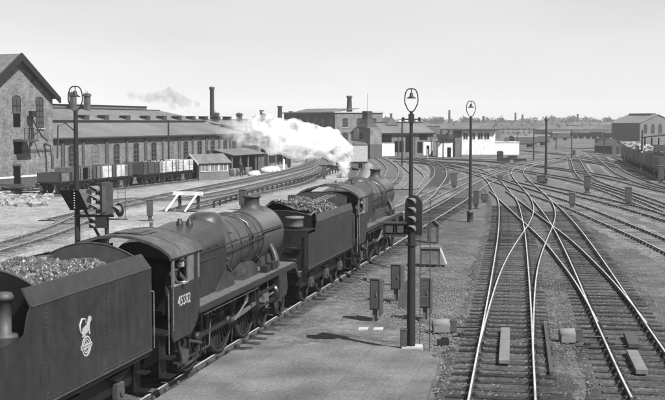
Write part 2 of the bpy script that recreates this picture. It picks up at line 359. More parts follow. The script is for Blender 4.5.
t7 = track([V3(on5(34, -6.1)), (391, 184), (397, 177), (398, 168), (386, 159), (374, 155)], 1, 'short curve of track in front of the standing coach', 130, win=5)
ty1 = track([V3((-20.5, 30, 0)), (0, 246), (63, 228), (124, 195), (165, 202), (240, 188.5), (300, 174), (322, 166), (322, 159), (302, 154), (270, 151)], 0, 'yard track with bare sleepers behind the white buffer stop', 90, win=6)
ty2 = track([(60, 218), (130, 202), (190, 190), (250, 178.5), (290, 170), (312, 163), (312, 157), (292, 152), (262, 149.5)], 0, 'yard track passing the small hut and open sheds', 110, win=6)
track([V3((-11.2, 80.5, 0)), V3((-9.0, 92, 0)), V3((-6.2, 104, 0)), V3((-3.5, 118, 0)), (325, 167.5)], 0, 'siding that ends at the white buffer stop', 110, win=4)
def shedline(D, off): return Vector((-22.7+.328*(D-124.5)+off*.95, D-off*.31, 0))
ty3 = track([shedline(92, 6.8), shedline(120, 6.8), shedline(150, 6.8)], 0, 'siding under the wagons along the long brick shed', 60, win=2)
tr1 = track([V3(G(720, 263, .2)), (665, 237.5), (622, 221), (592, 208.5), (560, 198), (525, 187), (499.6, 178.5), (471, 169.5), (440, 164), (400, 160.5)], 1, 'junction track crossing above the grey field, nearest of the diagonal ones', 100, win=5)
tr1b = track([V3(G(730, 240, .2)), (665, 220), (625, 207.5), (592, 199), (560, 191.5), (535, 186), (510, 180)], -1, 'junction track merging beside the relay posts', 100, win=5)
tr2 = track([(730, 228), (665, 207), (617, 189.5), (581, 179.5), (545, 173.5), (494, 166), (440, 161), (395, 158)], 1, 'junction track running from the signal box to the right edge', 120, win=5)
tr3 = track([(700, 222), (640, 197), (605, 186), (588, 179), (579.5, 169), (575.5, 160), (570, 153)], 0, 'curved track climbing away past the thin pole', 120, win=4)
tr4 = track([(740, 207), (665, 189), (640, 180.5), (620, 172), (610, 164), (600, 157), (592, 152)], 0, 'curved track leading towards the small gabled hut', 120, win=4)
tr5 = track([(760, 206), (665, 190.5), (640, 184), (600, 175), (560, 168.5), (500, 162), (440, 158.5)], 0, 'track crossing the far side of the junction', 120, win=5)
tr6 = track([(700, 195), (662, 178), (640, 167.5), (627, 161), (612, 155), (585, 150.5)], 0, 'siding under the dark wagons on the right', 60, win=4)
track([(560, 158), (600, 163), (640, 170), (690, 178)], 0, 'siding curving beside the dark wagons', 60, win=4)
track([(560, 146), (590, 144.5), (640, 144), (700, 143.5)], 0, 'far siding in front of the large gabled shed', 60, win=4)
track([(350, 176), (356, 166), (356, 158), (352, 152)], 0, 'track on which the coach stands', 60, win=3)

track([(610, 152.5), (575, 155), (545, 158.5), (520, 162.5), (480, 167.5), (445, 172)], 0, 'far track slanting down to the left past the thin lamp pole', 60, win=4)
track([(462, 158.5), (520, 154.5), (560, 151.5), (610, 149)], 0, 'far track leaving behind the corner of the signal box', 60, win=4)
track([(505, 149), (560, 154), (610, 162), (665, 177), (700, 188)], 0, 'far track slanting down to the right before the dark wagons', 60, win=4)
track([(540, 147.8), (590, 148.2), (640, 150.5), (700, 155)], 0, 'level far track beyond the small far hut', 60, win=4)
track([(400, 160), (410, 168), (418, 176), (410, 188)], 0, 'short curve inside the bend of the left-hand track', 60, win=4)

# loose stones on the near trackbeds
def scatter(name, n, area, smin, smax, m, label):
    b = MB(); k = 0
    while k < n:
        p = area()
        if p is None: continue
        r = random.uniform(smin, smax); a = random.random()*3; h = r*random.uniform(.5, .9)
        c, s_ = math.cos(a)*r, math.sin(a)*r; q = random.uniform(.5, .9)
        b.add([(p[0]+c, p[1]+s_, 0), (p[0]-s_*q, p[1]+c*q, 0), (p[0]-c, p[1]-s_, 0), (p[0]+s_*q, p[1]-c*q, 0), (p[0]+random.uniform(-r, r)*.3, p[1]+random.uniform(-r, r)*.3, h)],
              [(0, 1, 4), (1, 2, 4), (2, 3, 4), (3, 0, 4)]); k += 1
    for v in b.v: v.z += .035
    tag(b.build(name, m), label, None, None, 'stuff'); 
lines = [t1, t4, t2, t3, t5]
def near_track():
    l = random.choice(lines); p = random.choice(l)
    if p.y > 75 or p.y < 18 or random.random() > 32/p.y: return None
    if l is t5 and p.y < 40 and random.random() < .7: return None
    return (p.x+random.gauss(0, 1.5), p.y+random.random())
scatter('ballast_stones', 24000, near_track, .015, .045, mat('stone', .08, .32, rough=.9, scale=1.5), 'loose ballast stones between the near rails')

# ------------------------------------------------------------ people
def skin_mesh(verts, edges, radii, name, m, parent, sub=2, root=0):
    me = bpy.data.meshes.new(name); me.from_pydata([tuple(v) for v in verts], edges, []); o = bpy.data.objects.new(name, me); COL.objects.link(o)
    md = o.modifiers.new('skin', 'SKIN'); me.skin_vertices[0]
    for i, r in enumerate(radii):
        rr = r if isinstance(r, tuple) else (r, r); me.skin_vertices[0].data[i].radius = rr
        me.skin_vertices[0].data[i].use_root = (i == root)
    md.use_smooth_shade = True
    s = o.modifiers.new('sub', 'SUBSURF'); s.levels = sub; s.render_levels = sub
    dg = bpy.context.evaluated_depsgraph_get(); dg.update(); new = bpy.data.meshes.new_from_object(o.evaluated_get(dg)); bpy.data.objects.remove(o)
    new.materials.clear(); new.materials.append(M[m])
    for p in new.polygons: p.use_smooth = True
    o = bpy.data.objects.new(name, new); COL.objects.link(o); o.parent = parent
    return o
def hand(parent, wrist, dirv, palmn, m='skin'):
    """five bent fingers on a palm; dirv the way the fingers point, palmn the palm's normal"""
    d = Vector(dirv).normalized(); n = Vector(palmn).normalized(); s = d.cross(n).normalized(); w_ = Vector(wrist)
    vs = [w_, w_+d*.05, w_+d*.09]; es = [(0, 1), (1, 2)]; rs = [.026, (.036, .02), (.036, .018)]
    for k, (off, ln) in enumerate(((-.03, .06), (-.01, .075), (.01, .07), (.03, .055))):
        b = len(vs); base = w_+d*.09+s*off; vs += [base, base+d*ln*.5+n*.012, base+d*ln+n*.04]; es += [(2, b), (b, b+1), (b+1, b+2)]; rs += [.009, .009, .008]
    b = len(vs); base = w_+d*.035-s*.035; vs += [base, base-s*.025+d*.03, base-s*.03+d*.055+n*.015]; es += [(1, b), (b, b+1), (b+1, b+2)]; rs += [.012, .011, .009]
    return skin_mesh(vs, es, rs, 'hand', m, parent, 1)
def head(parent, c, face, m='skin', capm='cloth'):
    """face: direction the face looks"""
    f = Vector(face).normalized(); u = Vector((0, 0, 1)); s = f.cross(u).normalized(); u = s.cross(f)
    mt = Matrix((s, f, u)).transposed().to_4x4(); mt.translation = Vector(c)
    bm = bmesh.new(); bmesh.ops.create_uvsphere(bm, u_segments=20, v_segments=14, radius=1)
    for v in bm.verts:
        x, y, z = v.co; w2 = .075*(1-.12*(z < -.2)*abs(z)); v.co = Vector((x*w2, y*.095+(.01 if z < -.3 and y > 0 else 0), z*.115))
    for px, py, pz, r in ((0, .1, -.01, .018), (-.078, 0, 0, .02), (.078, 0, 0, .02), (0, .088, -.055, .02), (0, .08, -.09, .024)):
        q = bmesh.ops.create_icosphere(bm, subdivisions=2, radius=r)['verts']
        for v in q: v.co = Vector((v.co.x*(.6 if px == 0 else .35), v.co.y, v.co.z*(1.4 if px or pz > -.03 else .5)))+Vector((px, py, pz))
    bm.transform(mt); me = bpy.data.meshes.new('head'); bm.to_mesh(me); bm.free(); me.materials.append(M[m])
    for p in me.polygons: p.use_smooth = True
    o = bpy.data.objects.new('head', me); COL.objects.link(o); o.parent = parent
    e = MB(); e.T = mt
    for sx in (-1, 1): e.lathe([(.001, -.006), (.011, 0), (.001, .008)], (sx*.03, .088, .012), 'y', 8)
    e.build('eyes', 'hair', o)
    h = MB(); h.T = mt; h.lathe([(.083, -.03), (.09, .03), (.086, .05)], (0, -.012, 0), 'z', 18); h.build('hair', 'hair', o)
    k = MB(); k.T = mt; k.lathe([(.086, .045), (.112, .07), (.118, .09), (.09, .125), (.01, .135)], (0, -.005, 0), 'z', 20); k.box(0, .105, .048, .12, .07, .012, rx=-.25); k.build('cap', capm, o)
def person(loc, rz, pose, label, group=None, jacket='cloth', trousers='cloth', hat='cloth'):
    root = empty('person', loc, rz, label, 'person', group)
    J = dict(pelvis=(0, 0, .93), waist=(0, 0, 1.08), chest=(0, .01, 1.32), neck=(0, .01, 1.47), ne2=(0, .02, 1.55),
             sl=(-.19, 0, 1.42), sr=(.19, 0, 1.42), el=(-.25, -.02, 1.14), er=(.25, -.02, 1.14), wl=(-.26, .08, .88), wr=(.26, .08, .88),
             hl=(-.1, 0, .9), hr=(.1, 0, .9), kl=(-.12, .02, .49), kr=(.12, .04, .49), al=(-.13, -.02, .08), ar=(.13, 0, .08), tl=(-.14, .14, .04), tr=(.14, .16, .04))
    J.update(pose.get('J', {})); K = list(J); V = [J[k] for k in K]; ix = {k: i for i, k in enumerate(K)}
    E_ = [('pelvis', 'waist'), ('waist', 'chest'), ('chest', 'neck'), ('neck', 'ne2'), ('chest', 'sl'), ('chest', 'sr'), ('sl', 'el'), ('el', 'wl'), ('sr', 'er'), ('er', 'wr'),
          ('pelvis', 'hl'), ('pelvis', 'hr'), ('hl', 'kl'), ('hr', 'kr'), ('kl', 'al'), ('kr', 'ar'), ('al', 'tl'), ('ar', 'tr')]
    rad = dict(pelvis=(.15, .12), waist=(.14, .11), chest=(.16, .12), neck=.06, ne2=.05, sl=.07, sr=.07, el=.052, er=.052, wl=.038, wr=.038, hl=.1, hr=.1, kl=.075, kr=.075, al=.05, ar=.05, tl=.04, tr=.04)
    skin_mesh(V, [(ix[a], ix[b]) for a, b in E_], [rad[k] for k in K], 'body', jacket, root)
    hc = Vector(J['ne2'])+Vector(pose.get('head', (0, .02, .1))); head(root, hc, pose.get('face', (0, 1, 0)), capm=hat)
    for sd, wk, ek in (('l', 'wl', 'el'), ('r', 'wr', 'er')):
        d = (Vector(J[wk])-Vector(J[ek])).normalized(); hand(root, Vector(J[wk])+d*.02, d, pose.get('pn', (0, .9, -.3)) if abs(d.z) < .9 else (0, 1, 0))
    return root

# ------------------------------------------------------------ locomotives
def wheel(x, y, r, spokes, parent, name, weight=False, m='oily'):
    sg = 1 if y > 0 else -1
    b = MB(); t = r*.085
    b.lathe([(r-t, -.065), (r, -.065), (r, .065), (r-t, .065), (r-t, -.065)], (x, y, r), 'y', 36, caps=False, mi=1)
    b.lathe([(r-.02, -.0), (r+.03, -.0), (r+.03, .03), (r-.02, .03)], (x, y-sg*.08-.015, r), 'y', 36)
    b.lathe([(r-t*2, -.04), (r-t, -.04), (r-t, .04), (r-t*2, .04), (r-t*2, -.04)], (x, y, r), 'y', 36, caps=False)
    b.lathe([(.02, -.1), (r*.16, -.1), (r*.16, .1), (.02, .1)], (x, y, r), 'y', 16)
    for k in range(spokes):
        a = 2*math.pi*k/spokes+.1; c = (x+math.cos(a)*r*.48, y, r+math.sin(a)*r*.48)
        b.box(*c, r*.74, .05, r*.05, ry=-a)
    if weight:
        pts = [(x+math.cos(a)*rr, r+math.sin(a)*rr) for a, rr in [(R(60+10*i), r-t*1.5) for i in range(7)]+[(R(120), r*.62), (R(60), r*.62)]]
        b.prism(pts, 'xz', y-.05, y+.05)
    return b.build(name, [m, 'tyre'], parent)
def superloop(cx, cz, hw, zb, zt, n, k=32):
    out = []; hz = (zt-zb)/2; zc = (zt+zb)/2
    for i in range(k):
        a = 2*math.pi*(i+.5)/k; c, s_ = math.cos(a), math.sin(a)
        out.append(Vector((cx, hw*math.copysign(abs(c)**(2/n), c), zc+hz*math.copysign(abs(s_)**(2/n), s_))))
    return out
def make_loco(s0, label, number=None, dull=False):
    root = empty('steam_locomotive', tuple(on5(s0))+(.2,), math.pi/2-A5, label, 'steam locomotive', 'two coupled locomotives')
    P = root
    # frames
    b = MB()
    for y in (-.55, .55): b.b2(.1, 11.5, y-.015, y+.015, .55, 1.6)
    for x in (.5, 1.6, 3.6, 6, 8.2, 10.9): b.b2(x-.05, x+.05, -.53, .53, .6, 1.5)
    b.b2(1.4, 4.6, -.5, .5, .55, 1.7); b.b2(7.9, 11.2, -.5, .5, 1.0, 1.75); b.b2(8.3, 11.3, -.35, .35, .4, .8)
    b.build('frame', 'black', P)
    # running plate with valance, curving down at the front
    b = MB(); prof = [(1.86, 1.78), (10.75, 1.78), (10.95, 1.72), (11.1, 1.6), (11.2, 1.45), (11.35, 1.36), (11.72, 1.36)]
    for (xa, za), (xb, zb) in zip(prof, prof[1:]):
        b.add([(xa, -1.3, za), (xa, 1.3, za), (xb, 1.3, zb), (xb, -1.3, zb), (xa, -1.3, za-.03), (xa, 1.3, za-.03), (xb, 1.3, zb-.03), (xb, -1.3, zb-.03)],
              [(0, 1, 2, 3), (7, 6, 5, 4), (0, 3, 7, 4), (1, 5, 6, 2), (0, 4, 5, 1), (3, 2, 6, 7)])
    rp = b.build('running_plate', 'dirty', P)
    b = MB()
    for y0, y1 in ((-1.295, -1.265), (1.265, 1.295)): b.prism([(1.86, 1.75), (10.8, 1.75), (11.15, 1.5), (11.35, 1.33), (11.65, 1.33), (11.65, 1.18), (11.3, 1.2), (10.9, 1.58), (1.86, 1.6)], 'xz', y0, y1)
    b.build('valance', 'green', rp)
    # buffer beam, buffers, steps
    b = MB(); b.b2(11.7, 11.75, -1.28, 1.28, .85, 1.36); bb = b.build('buffer_beam', 'darkm', P)
    for y in (-.87, .87):
        b = MB(); b.lathe([(.13, 11.75), (.13, 11.78), (.09, 11.8), (.09, 12.12), (.05, 12.14), (.05, 12.22), (.2, 12.23), (.22, 12.245), (.2, 12.265), (.02, 12.27)], (0, y, 1.06), 'x', 18); b.build('buffer', 'darkm', bb)
    b = MB(); b.tube([(11.75, 0, 1.05), (12.1, 0, 1.05), (12.2, 0, .95)], .035); b.build('drawhook', 'darkm', bb)
    for y in (-.5, .5): b = MB(); b.tube([(11.76, y, 1.0), (11.85, y, .95), (11.9, y, .5), (11.85, y, .45)], .03); b.build('brake_hose', 'darkm', bb)
    # firebox
    b = MB(); rows = []
    for x, hw, zb, zt, n in ((1.83, .93, 1.5, 3.33, 4.6), (2.1, .95, 1.5, 3.38, 4.6), (4.86, .98, 1.5, 3.60, 4.2), (4.93, .95, 1.6, 3.57, 3.4)): rows.append(superloop(x, 0, hw, zb, zt, n))
    b.rings(rows); fb = b.build('firebox', 'green', P)
    for m_ in fb.data.polygons: pass
    for x in (3.0, 3.6, 4.2, 4.7):
        for y in (-1, 1): b = MB(); b.box(x, y*.955, 3.0, .07, .05, .07); b.build('washout_plug', 'oily', fb)
    # boiler barrel, bands
    b = MB(); b.lathe([(.895, 4.93), (.895, 5.6), (.80, 9.0)], (0, 0, 0), 'x', 40)
    for v in b.v: v.z += 2.68+.006*(v.x-5)
    bo = b.build('boiler', 'boiler', P)
    for x, r in ((5.0, .897), (5.7, .895), (6.6, .868), (7.5, .843), (8.4, .818), (8.98, .803)):
        b = MB(); b.lathe([(r, x-.03), (r+.008, x-.03), (r+.008, x+.03), (r, x+.03)], (0, 0, 2.68+.006*(x-5)), 'x', 40, caps=False); b.build('boiler_band', 'oily', bo)
    b = MB(); b.lathe([(.80, 9.0), (.85, 9.0), (.85, 11.0), (.87, 11.0), (.87, 11.06), (.78, 11.12), (.7, 11.16), (.5, 11.24), (.2, 11.29), (.02, 11.3)], (0, 0, 2.7), 'x', 40)
    b.prism([(9.3, 2.2), (10.9, 2.2), (10.9, 1.75), (9.3, 1.75)], 'xz', -.62, .62); sb = b.build('smokebox', 'smoke', P)
    b = MB(); b.lathe([(.05, 11.29), (.05, 11.36), (.02, 11.38)], (0, 0, 2.7), 'x', 12); b.tube([(11.37, 0, 2.7), (11.37, .2, 2.55)], .015); b.tube([(11.35, 0, 2.7), (11.35, .15, 2.85)], .015); b.build('smokebox_dart', 'steel', sb)
    b = MB(); b.lathe([(.44, 3.42), (.37, 3.5), (.28, 3.58), (.25, 3.66), (.245, 3.84), (.27, 3.87), (.30, 3.9), (.30, 3.935), (.27, 3.95), (.2, 3.95), (.2, 3.6), (.02, 3.6)], (10.35, 0, 0), 'z', 28); b.build('chimney', 'smoke', sb)
    b = MB(); b.lathe([(.78, 3.2), (.64, 3.4), (.54, 3.5), (.48, 3.6), (.4, 3.69), (.26, 3.75), (.02, 3.77)], (5.95, 0, 0), 'z', 28); b.build('dome', 'boiler', bo)
    b = MB(); b.lathe([(.4, 3.38), (.34, 3.48), (.3, 3.55), (.2, 3.6), (.02, 3.62)], (7.8, 0, 0), 'z', 20); b.build('top_feed', 'boiler', bo)
    for y in (-1, 1): b = MB(); b.tube([(7.8, y*.3, 3.48), (7.8, y*.62, 3.3), (7.8, y*.84, 2.9), (7.8, y*.86, 2.5)], .04); b.build('feed_pipe', 'boiler', bo)
    for y in (-.14, .14): b = MB(); b.lathe([(.1, 3.5), (.09, 3.62), (.06, 3.64), (.06, 3.7), (.02, 3.71)], (4.3, y, 0), 'z', 14); b.build('safety_valve', 'oily', fb)
    b = MB(); b.tube([(2.6, .25, 3.36), (2.6, .25, 3.75)], [.035, .05]); b.build('whistle', 'steel', fb)
    # handrail along the boiler
    for y in (-1, 1):
        b = MB(); b.tube([(1.9, y*1.02, 2.98), (5, y*1.0, 2.98), (8.6, y*.9, 2.98), (10.9, y*.9, 2.98)], .022)
        for x in (2.9, 4.4, 6.0, 7.4, 8.8, 10.6): b.tube([(x, y*.85, 2.98), (x, y*(1.01-.016*max(0, x-4.5)), 2.98)], .018)
        b.build('handrail', 'oily', bo)
        b = MB(); b.tube([(1.86, y*.98, 2.74), (5.5, y*.93, 2.72), (8.9, y*.85, 2.8)], .03); b.build('ejector_pipe', 'oily', bo)
        b = MB(); b.tube([(9.7, y*.78, 2.45), (9.7, y*.9, 2.2), (9.65, y*.98, 2.0), (9.6, y*1.0, 1.76)], [.1, .12, .13, .15], 12); b.build('steam_pipe', 'boiler', sb)
    # splashers
    for x, h in ((2.55, 0), (4.84, 1), (7.07, 1)):
        for y in (-1, 1):
            if not h: continue
            pts = [(x+math.cos(a)*.92, 1.14+math.sin(a)*.98*1.13) for a in [R(35+i*10) for i in range(12)]]
            pts = [p for p in pts if p[1] > 1.78]; pts = [(pts[0][0]+.08, 1.78)]+pts+[(pts[-1][0]-.08, 1.78)]
            b = MB(); b.prism(pts, 'xz', y*.62, y*1.0); b.build('splasher', 'boiler', rp)
    b = MB(); b.b2(8.6, 9.15, -1.22, -1.0, 1.78, 2.02); b.build('lubricator', 'oily', rp, .01)
    b = MB(); b.b2(8.0, 8.4, -1.2, -.98, 1.78, 1.98); b.tube([(8.2, -1.1, 1.98), (8.2, -.8, 2.3)], .012); b.build('lubricator', 'oily', rp, .01)
    b = MB(); b.b2(6.9, 7.5, -.85, -.7, 1.78, 2.3); b.build('sandbox_filler', 'oily', rp)
    # wheels
    for x in (2.4, 4.84, 7.07):
        for y in (-.75, .75): wheel(x, y, 1.03, 20, P, 'driving_wheel', True)
        b = MB(); b.tube([(x, -.75, 1.03), (x, .75, 1.03)], .1, 12); b.build('axle', 'oily', P)
    for x in (8.82, 10.8):
        for y in (-.75, .75): wheel(x, y, .5, 10, P, 'bogie_wheel')
    b = MB()
    for y in (-.62, .62): b.b2(8.4, 11.2, y-.03, y+.03, .42, .68)
    b.build('bogie_frame', 'black', P)
    # rods and motion
    crank = .33; ca = R(-35)
    for sg in (-1, 1):
        a = ca if sg < 0 else ca+math.pi/2
        dx, dz = math.cos(a)*crank, math.sin(a)*crank
        b = MB(); yy = sg*.93
        for x0, x1 in ((2.4, 4.84), (4.84, 7.07)):
            b.prism([(x0+dx, 1.03+dz-.055), (x1+dx, 1.03+dz-.055), (x1+dx, 1.03+dz+.055), (x0+dx, 1.03+dz+.055)], 'xz', yy-.03, yy+.03)
        for x in (2.4, 4.84, 7.07): b.lathe([(.02, -.06), (.13, -.06), (.13, .06), (.02, .06)], (x+dx, yy, 1.03+dz), 'y', 16)
        b.build('coupling_rod', 'oily', P)
        b = MB(); px, pz = 4.84+dx, 1.03+dz; ang = math.atan2(1.02-pz, 8.05-px)
        L = math.hypot(8.05-px, 1.02-pz); b.box((px+8.05)/2, sg*1.04, (pz+1.02)/2, L, .05, .1, ry=-ang); b.build('connecting_rod', 'steel', P)
        b = MB(); b.b2(7.85, 8.3, sg*1.0, sg*1.16, .9, 1.16); b.tube([(8.2, sg*1.08, 1.02), (9.1, sg*1.08, 1.02)], .035); b.build('crosshead', 'steel', P)
        b = MB(); b.b2(7.4, 9.15, sg*1.0, sg*1.14, 1.2, 1.26); b.b2(7.4, 9.15, sg*1.0, sg*1.14, .8, .86); b.b2(7.35, 7.42, sg*.6, sg*1.14, .75, 1.6); b.build('slide_bar', 'oily', P)
        b = MB(); b.tube([(9.05, sg*1.0, 1.02), (9.1, sg*1.0, 1.02), (9.98, sg*1.0, 1.02), (10.03, sg*1.0, 1.02)], [.2, .27, .27, .2], 20)
        b.tube([(8.95, sg*1.02, 1.52), (10.1, sg*1.02, 1.52)], .17, 16); b.prism([(sg*.7, .72), (sg*1.1, .7), (sg*1.27, .85), (sg*1.3, 1.1), (sg*1.27, 1.6), (sg*.7, 1.74)], 'yz', 9.12, 9.98); b.build('cylinder', 'green', P, .03)
        b = MB(); b.prism([(6.15, 1.2), (6.3, 1.15), (6.42, 1.7), (6.28, 1.72)], 'xz', sg*1.08, sg*1.14); b.tube([(6.28, sg*1.12, 1.45), (8.9, sg*1.05, 1.5)], .03); b.tube([(px, sg*1.12, pz), (6.2, sg*1.12, 1.2)], .035)
        b.tube([(8.05, sg*1.12, 1.0), (8.0, sg*1.14, .7), (8.4, sg*1.1, .75)], .025); b.tube([(8.4, sg*1.1, .72), (8.5, sg*1.06, 1.55)], .03); b.build('valve_gear', 'steel', P)
        b = MB(); b.b2(5.6, 6.9, sg*.58, sg*1.2, 1.5, 1.62); b.b2(6.75, 6.85, sg*.58, sg*1.2, 1.1, 1.75); b.build('motion_bracket', 'black', P)
        for x in (3.6, 6.0, 8.0): b = MB(); b.tube([(x, sg*.75, .25), (x-.1, sg*.75, 1.1)], .04); b.b2(x-.08, x, sg*.68, sg*.82, .5, .9); b.build('brake_hanger', 'oily', P)
        b = MB(); b.tube([(2.4, sg*.8, .2), (2.4, sg*.85, 1.6)], .03); b.tube([(4.0, sg*.66, .12), (4.0, sg*.7, 1.6)], .025); b.tube([(1.0, sg*1.15, .6), (3.5, sg*.95, .45), (3.7, sg*.95, 1.7)], .035); b.build('injector_pipe', 'oily', P)
        b = MB()
        b.b2(-.2, .25, sg*1.05, sg*1.3, .42, .45); b.b2(-.2, .25, sg*1.05, sg*1.3, .85, .88); b.b2(-.2, .25, sg*1.04, sg*1.06, .42, 1.4); b.build('cab_step', 'black', P)
    for sg in (-1, 1):
        for x in (2.4, 4.84, 7.07):
            b = MB()
            for k in range(5): b.box(x, sg*.6, 1.62-.03*k, 1.0-.16*k, .1, .024)
            b.build('leaf_spring', 'oily', P)
            b = MB(); b.b2(x-.2, x+.2, sg*.54, sg*.64, .8, 1.3); b.build('axlebox', 'tyre', P)
        b = MB(); b.tube([(1.4, sg*1.22, 1.0), (2.2, sg*1.2, .8), (2.3, sg*1.15, .45), (1.0, sg*1.1, .4)], .04); b.tube([(.6, sg*1.2, 1.2), (.8, sg*1.2, .7), (1.5, sg*1.1, .6)], .05); b.b2(.8, 1.2, sg*1.0, sg*1.25, .55, .85); b.build('injector', 'tyre', P)
        for x in (1.55, 5.75, 7.95): b = MB(); b.tube([(x, sg*.9, 1.6), (x, sg*.86, .9), (x+.12, sg*.78, .1)], .02); b.build('sand_pipe', 'tyre', P)
        b = MB(); b.tube([(2.35, sg*1.2, 1.55), (8.8, sg*1.2, 1.55)], .022); b.tube([(2.35, sg*1.24, 1.48), (7.0, sg*1.24, 1.48)], .015); b.build('oil_pipe', 'tyre', P)
        b = MB(); b.tube([(4.95, sg*.93, 2.45), (5.3, sg*.98, 2.2), (5.3, sg*1.0, 1.8)], .03); b.lathe([(.05, 0), (.07, .03), (.05, .1)], (5.0, sg*.97, 2.5), 'z', 10); b.build('clack_valve', 'tyre', bo)
        b = MB()
        for x, z in [(9.02, 2.7)]:
            for k in range(30): a = 2*math.pi*k/30; b.lathe([(.012, 0), (.001, .01)], (9.1, .853*math.cos(a), 2.7+.853*math.sin(a)), 'z', 5)
    b.build('rivet_ring', 'smoke', sb)
    # cab
    cab = MB(); cab.b2(-.25, 1.85, -1.25, 1.25, 1.42, 1.5); cab.b2(1.79, 1.85, -1.27, 1.27, 1.5, 2.2)
    cab.prism([(-1.27, 2.2), (-.97, 2.2), (-.97, 3.3), (-1.27, 3.2)], 'yz', 1.79, 1.85); cab.prism([(1.27, 2.2), (.97, 2.2), (.97, 3.3), (1.27, 3.2)], 'yz', 1.79, 1.85)
    cab = cab.build('cab_front', 'green', P)
    for sg in (-1, 1):
        y0, y1 = sg*1.31, sg*1.27
        b = MB(); b.prism([(0, 2.5), (0, 1.36), (.1, 1.22), (1.2, 1.22), (1.5, 1.34), (1.7, 1.6), (1.85, 1.78), (1.85, 2.5)], 'xz', y0, y1); side = b.build('cab_side', 'green', P, .006)
        b = MB(); b.b2(.06, .18, y0, y1, 2.5, 3.2); b.b2(1.05, 1.45, y0, y1, 2.5, 3.2); b.b2(1.77, 1.85, y0, y1, 2.5, 3.2); b.b2(.06, 1.85, y0-sg*.001, y1, 3.12, 3.25); b.build('window_pillar', 'grey' if sg < 0 else 'green', side)  # sun-side pillars get paler paint: the light on them put into colour
        b = MB(); b.b2(.1, 1.1, sg*1.33, sg*1.2, 2.5, 2.53); b.build('window_sill', 'wood', side)
        b = MB(); b.tube([(.0, sg*1.34, 1.5), (.0, sg*1.34, 2.5)], .018); b.tube([(-.18, sg*1.3, 1.0), (-.18, sg*1.3, 2.4)], .018); b.build('handrail', 'steel', side)
        b = MB(); b.b2(1.46, 1.76, y0+sg*-.02, y1-sg*.005, 2.5, 3.12); b.build('side_window', 'glass', side)
        b = MB()
        for x, z in [(.05, 1.4+.085*k) for k in range(13)]+[(1.78, 1.85+.085*k) for k in range(8)]+[(.1+.09*k, 2.45) for k in range(19)]: b.lathe([(.01, 0), (.007, sg*.006), (.001, sg*.009)], (x, sg*1.31, z), 'y', 6)
        b.tube([(0, sg*1.315, 2.5), (1.85, sg*1.315, 2.5)], .012, 6); b.build('rivet_rows', 'green', side)
        if sg > 0: b = MB(); b.b2(-.14, 1.85, 1.265, 1.3, 2.5, 3.3); b.build('added_black_panel', 'interior', side)  # added black panel: closes the far side, standing in for cab darkness
        if sg < 0 and number:
            mt = Matrix.Translation((.78, -1.316, 2.1)) @ Matrix.Rotation(R(90), 4, 'X')
            text_mesh(number, .34, 'cab_number', 'cream', side, mt)
    # roof: an arch, with a vent and rain strips
    b = MB(); sec = []
    prof = [(-1.36, 3.18), (-1.3, 3.29), (-1.12, 3.42), (-.85, 3.54), (-.45, 3.65), (0, 3.69), (.45, 3.65), (.85, 3.54), (1.12, 3.42), (1.3, 3.29), (1.36, 3.18)]
    for x in (-.12, .4, .41, 1.92): sec.append([Vector((x, y, z)) for y, z in prof])
    b.rings(sec, close=False, caps=False); 
    lo = [[Vector((p.x, p.y*.975, p.z-.05)) for p in r_] for r_ in sec]; b.rings(lo, close=False, caps=False)
    n = len(prof)
    for a_, c_ in ((sec[0], lo[0]), (sec[-1], lo[-1])): b.rings([a_, c_], close=False, caps=False)
    rf = b.build('cab_roof', 'roofp', P)
    b = MB(); sec = [[Vector((x, y, z+.02)) for y, z in prof if abs(y) < .6] for x in (.4, 1.3)]; b.rings(sec, close=False, caps=False); b.box(.85, 0, 3.70, .8, .6, .03); b.build('roof_vent', 'roofp', rf, .01)
    for x in (-.1, .7, 1.88): b = MB(); b.tube([(x, y, z+.008) for y, z in prof], .012, 6); b.build('roof_rib', 'roofp', rf)
    # backhead and controls
    b = MB(); b.rings([superloop(1.8, 0, .8, 1.5, 2.95, 3), superloop(1.5, 0, .8, 1.5, 2.85, 3)]); b.lathe([(.22, 1.45), (.22, 1.5)], (0, 0, 1.95), 'x', 16); b.tube([(1.45, -.5, 2.5), (1.4, .5, 2.5)], .03); b.tube([(1.45, .3, 2.7), (1.35, -.2, 2.4)], .02)
    b.build('backhead', 'black', P)
    return root
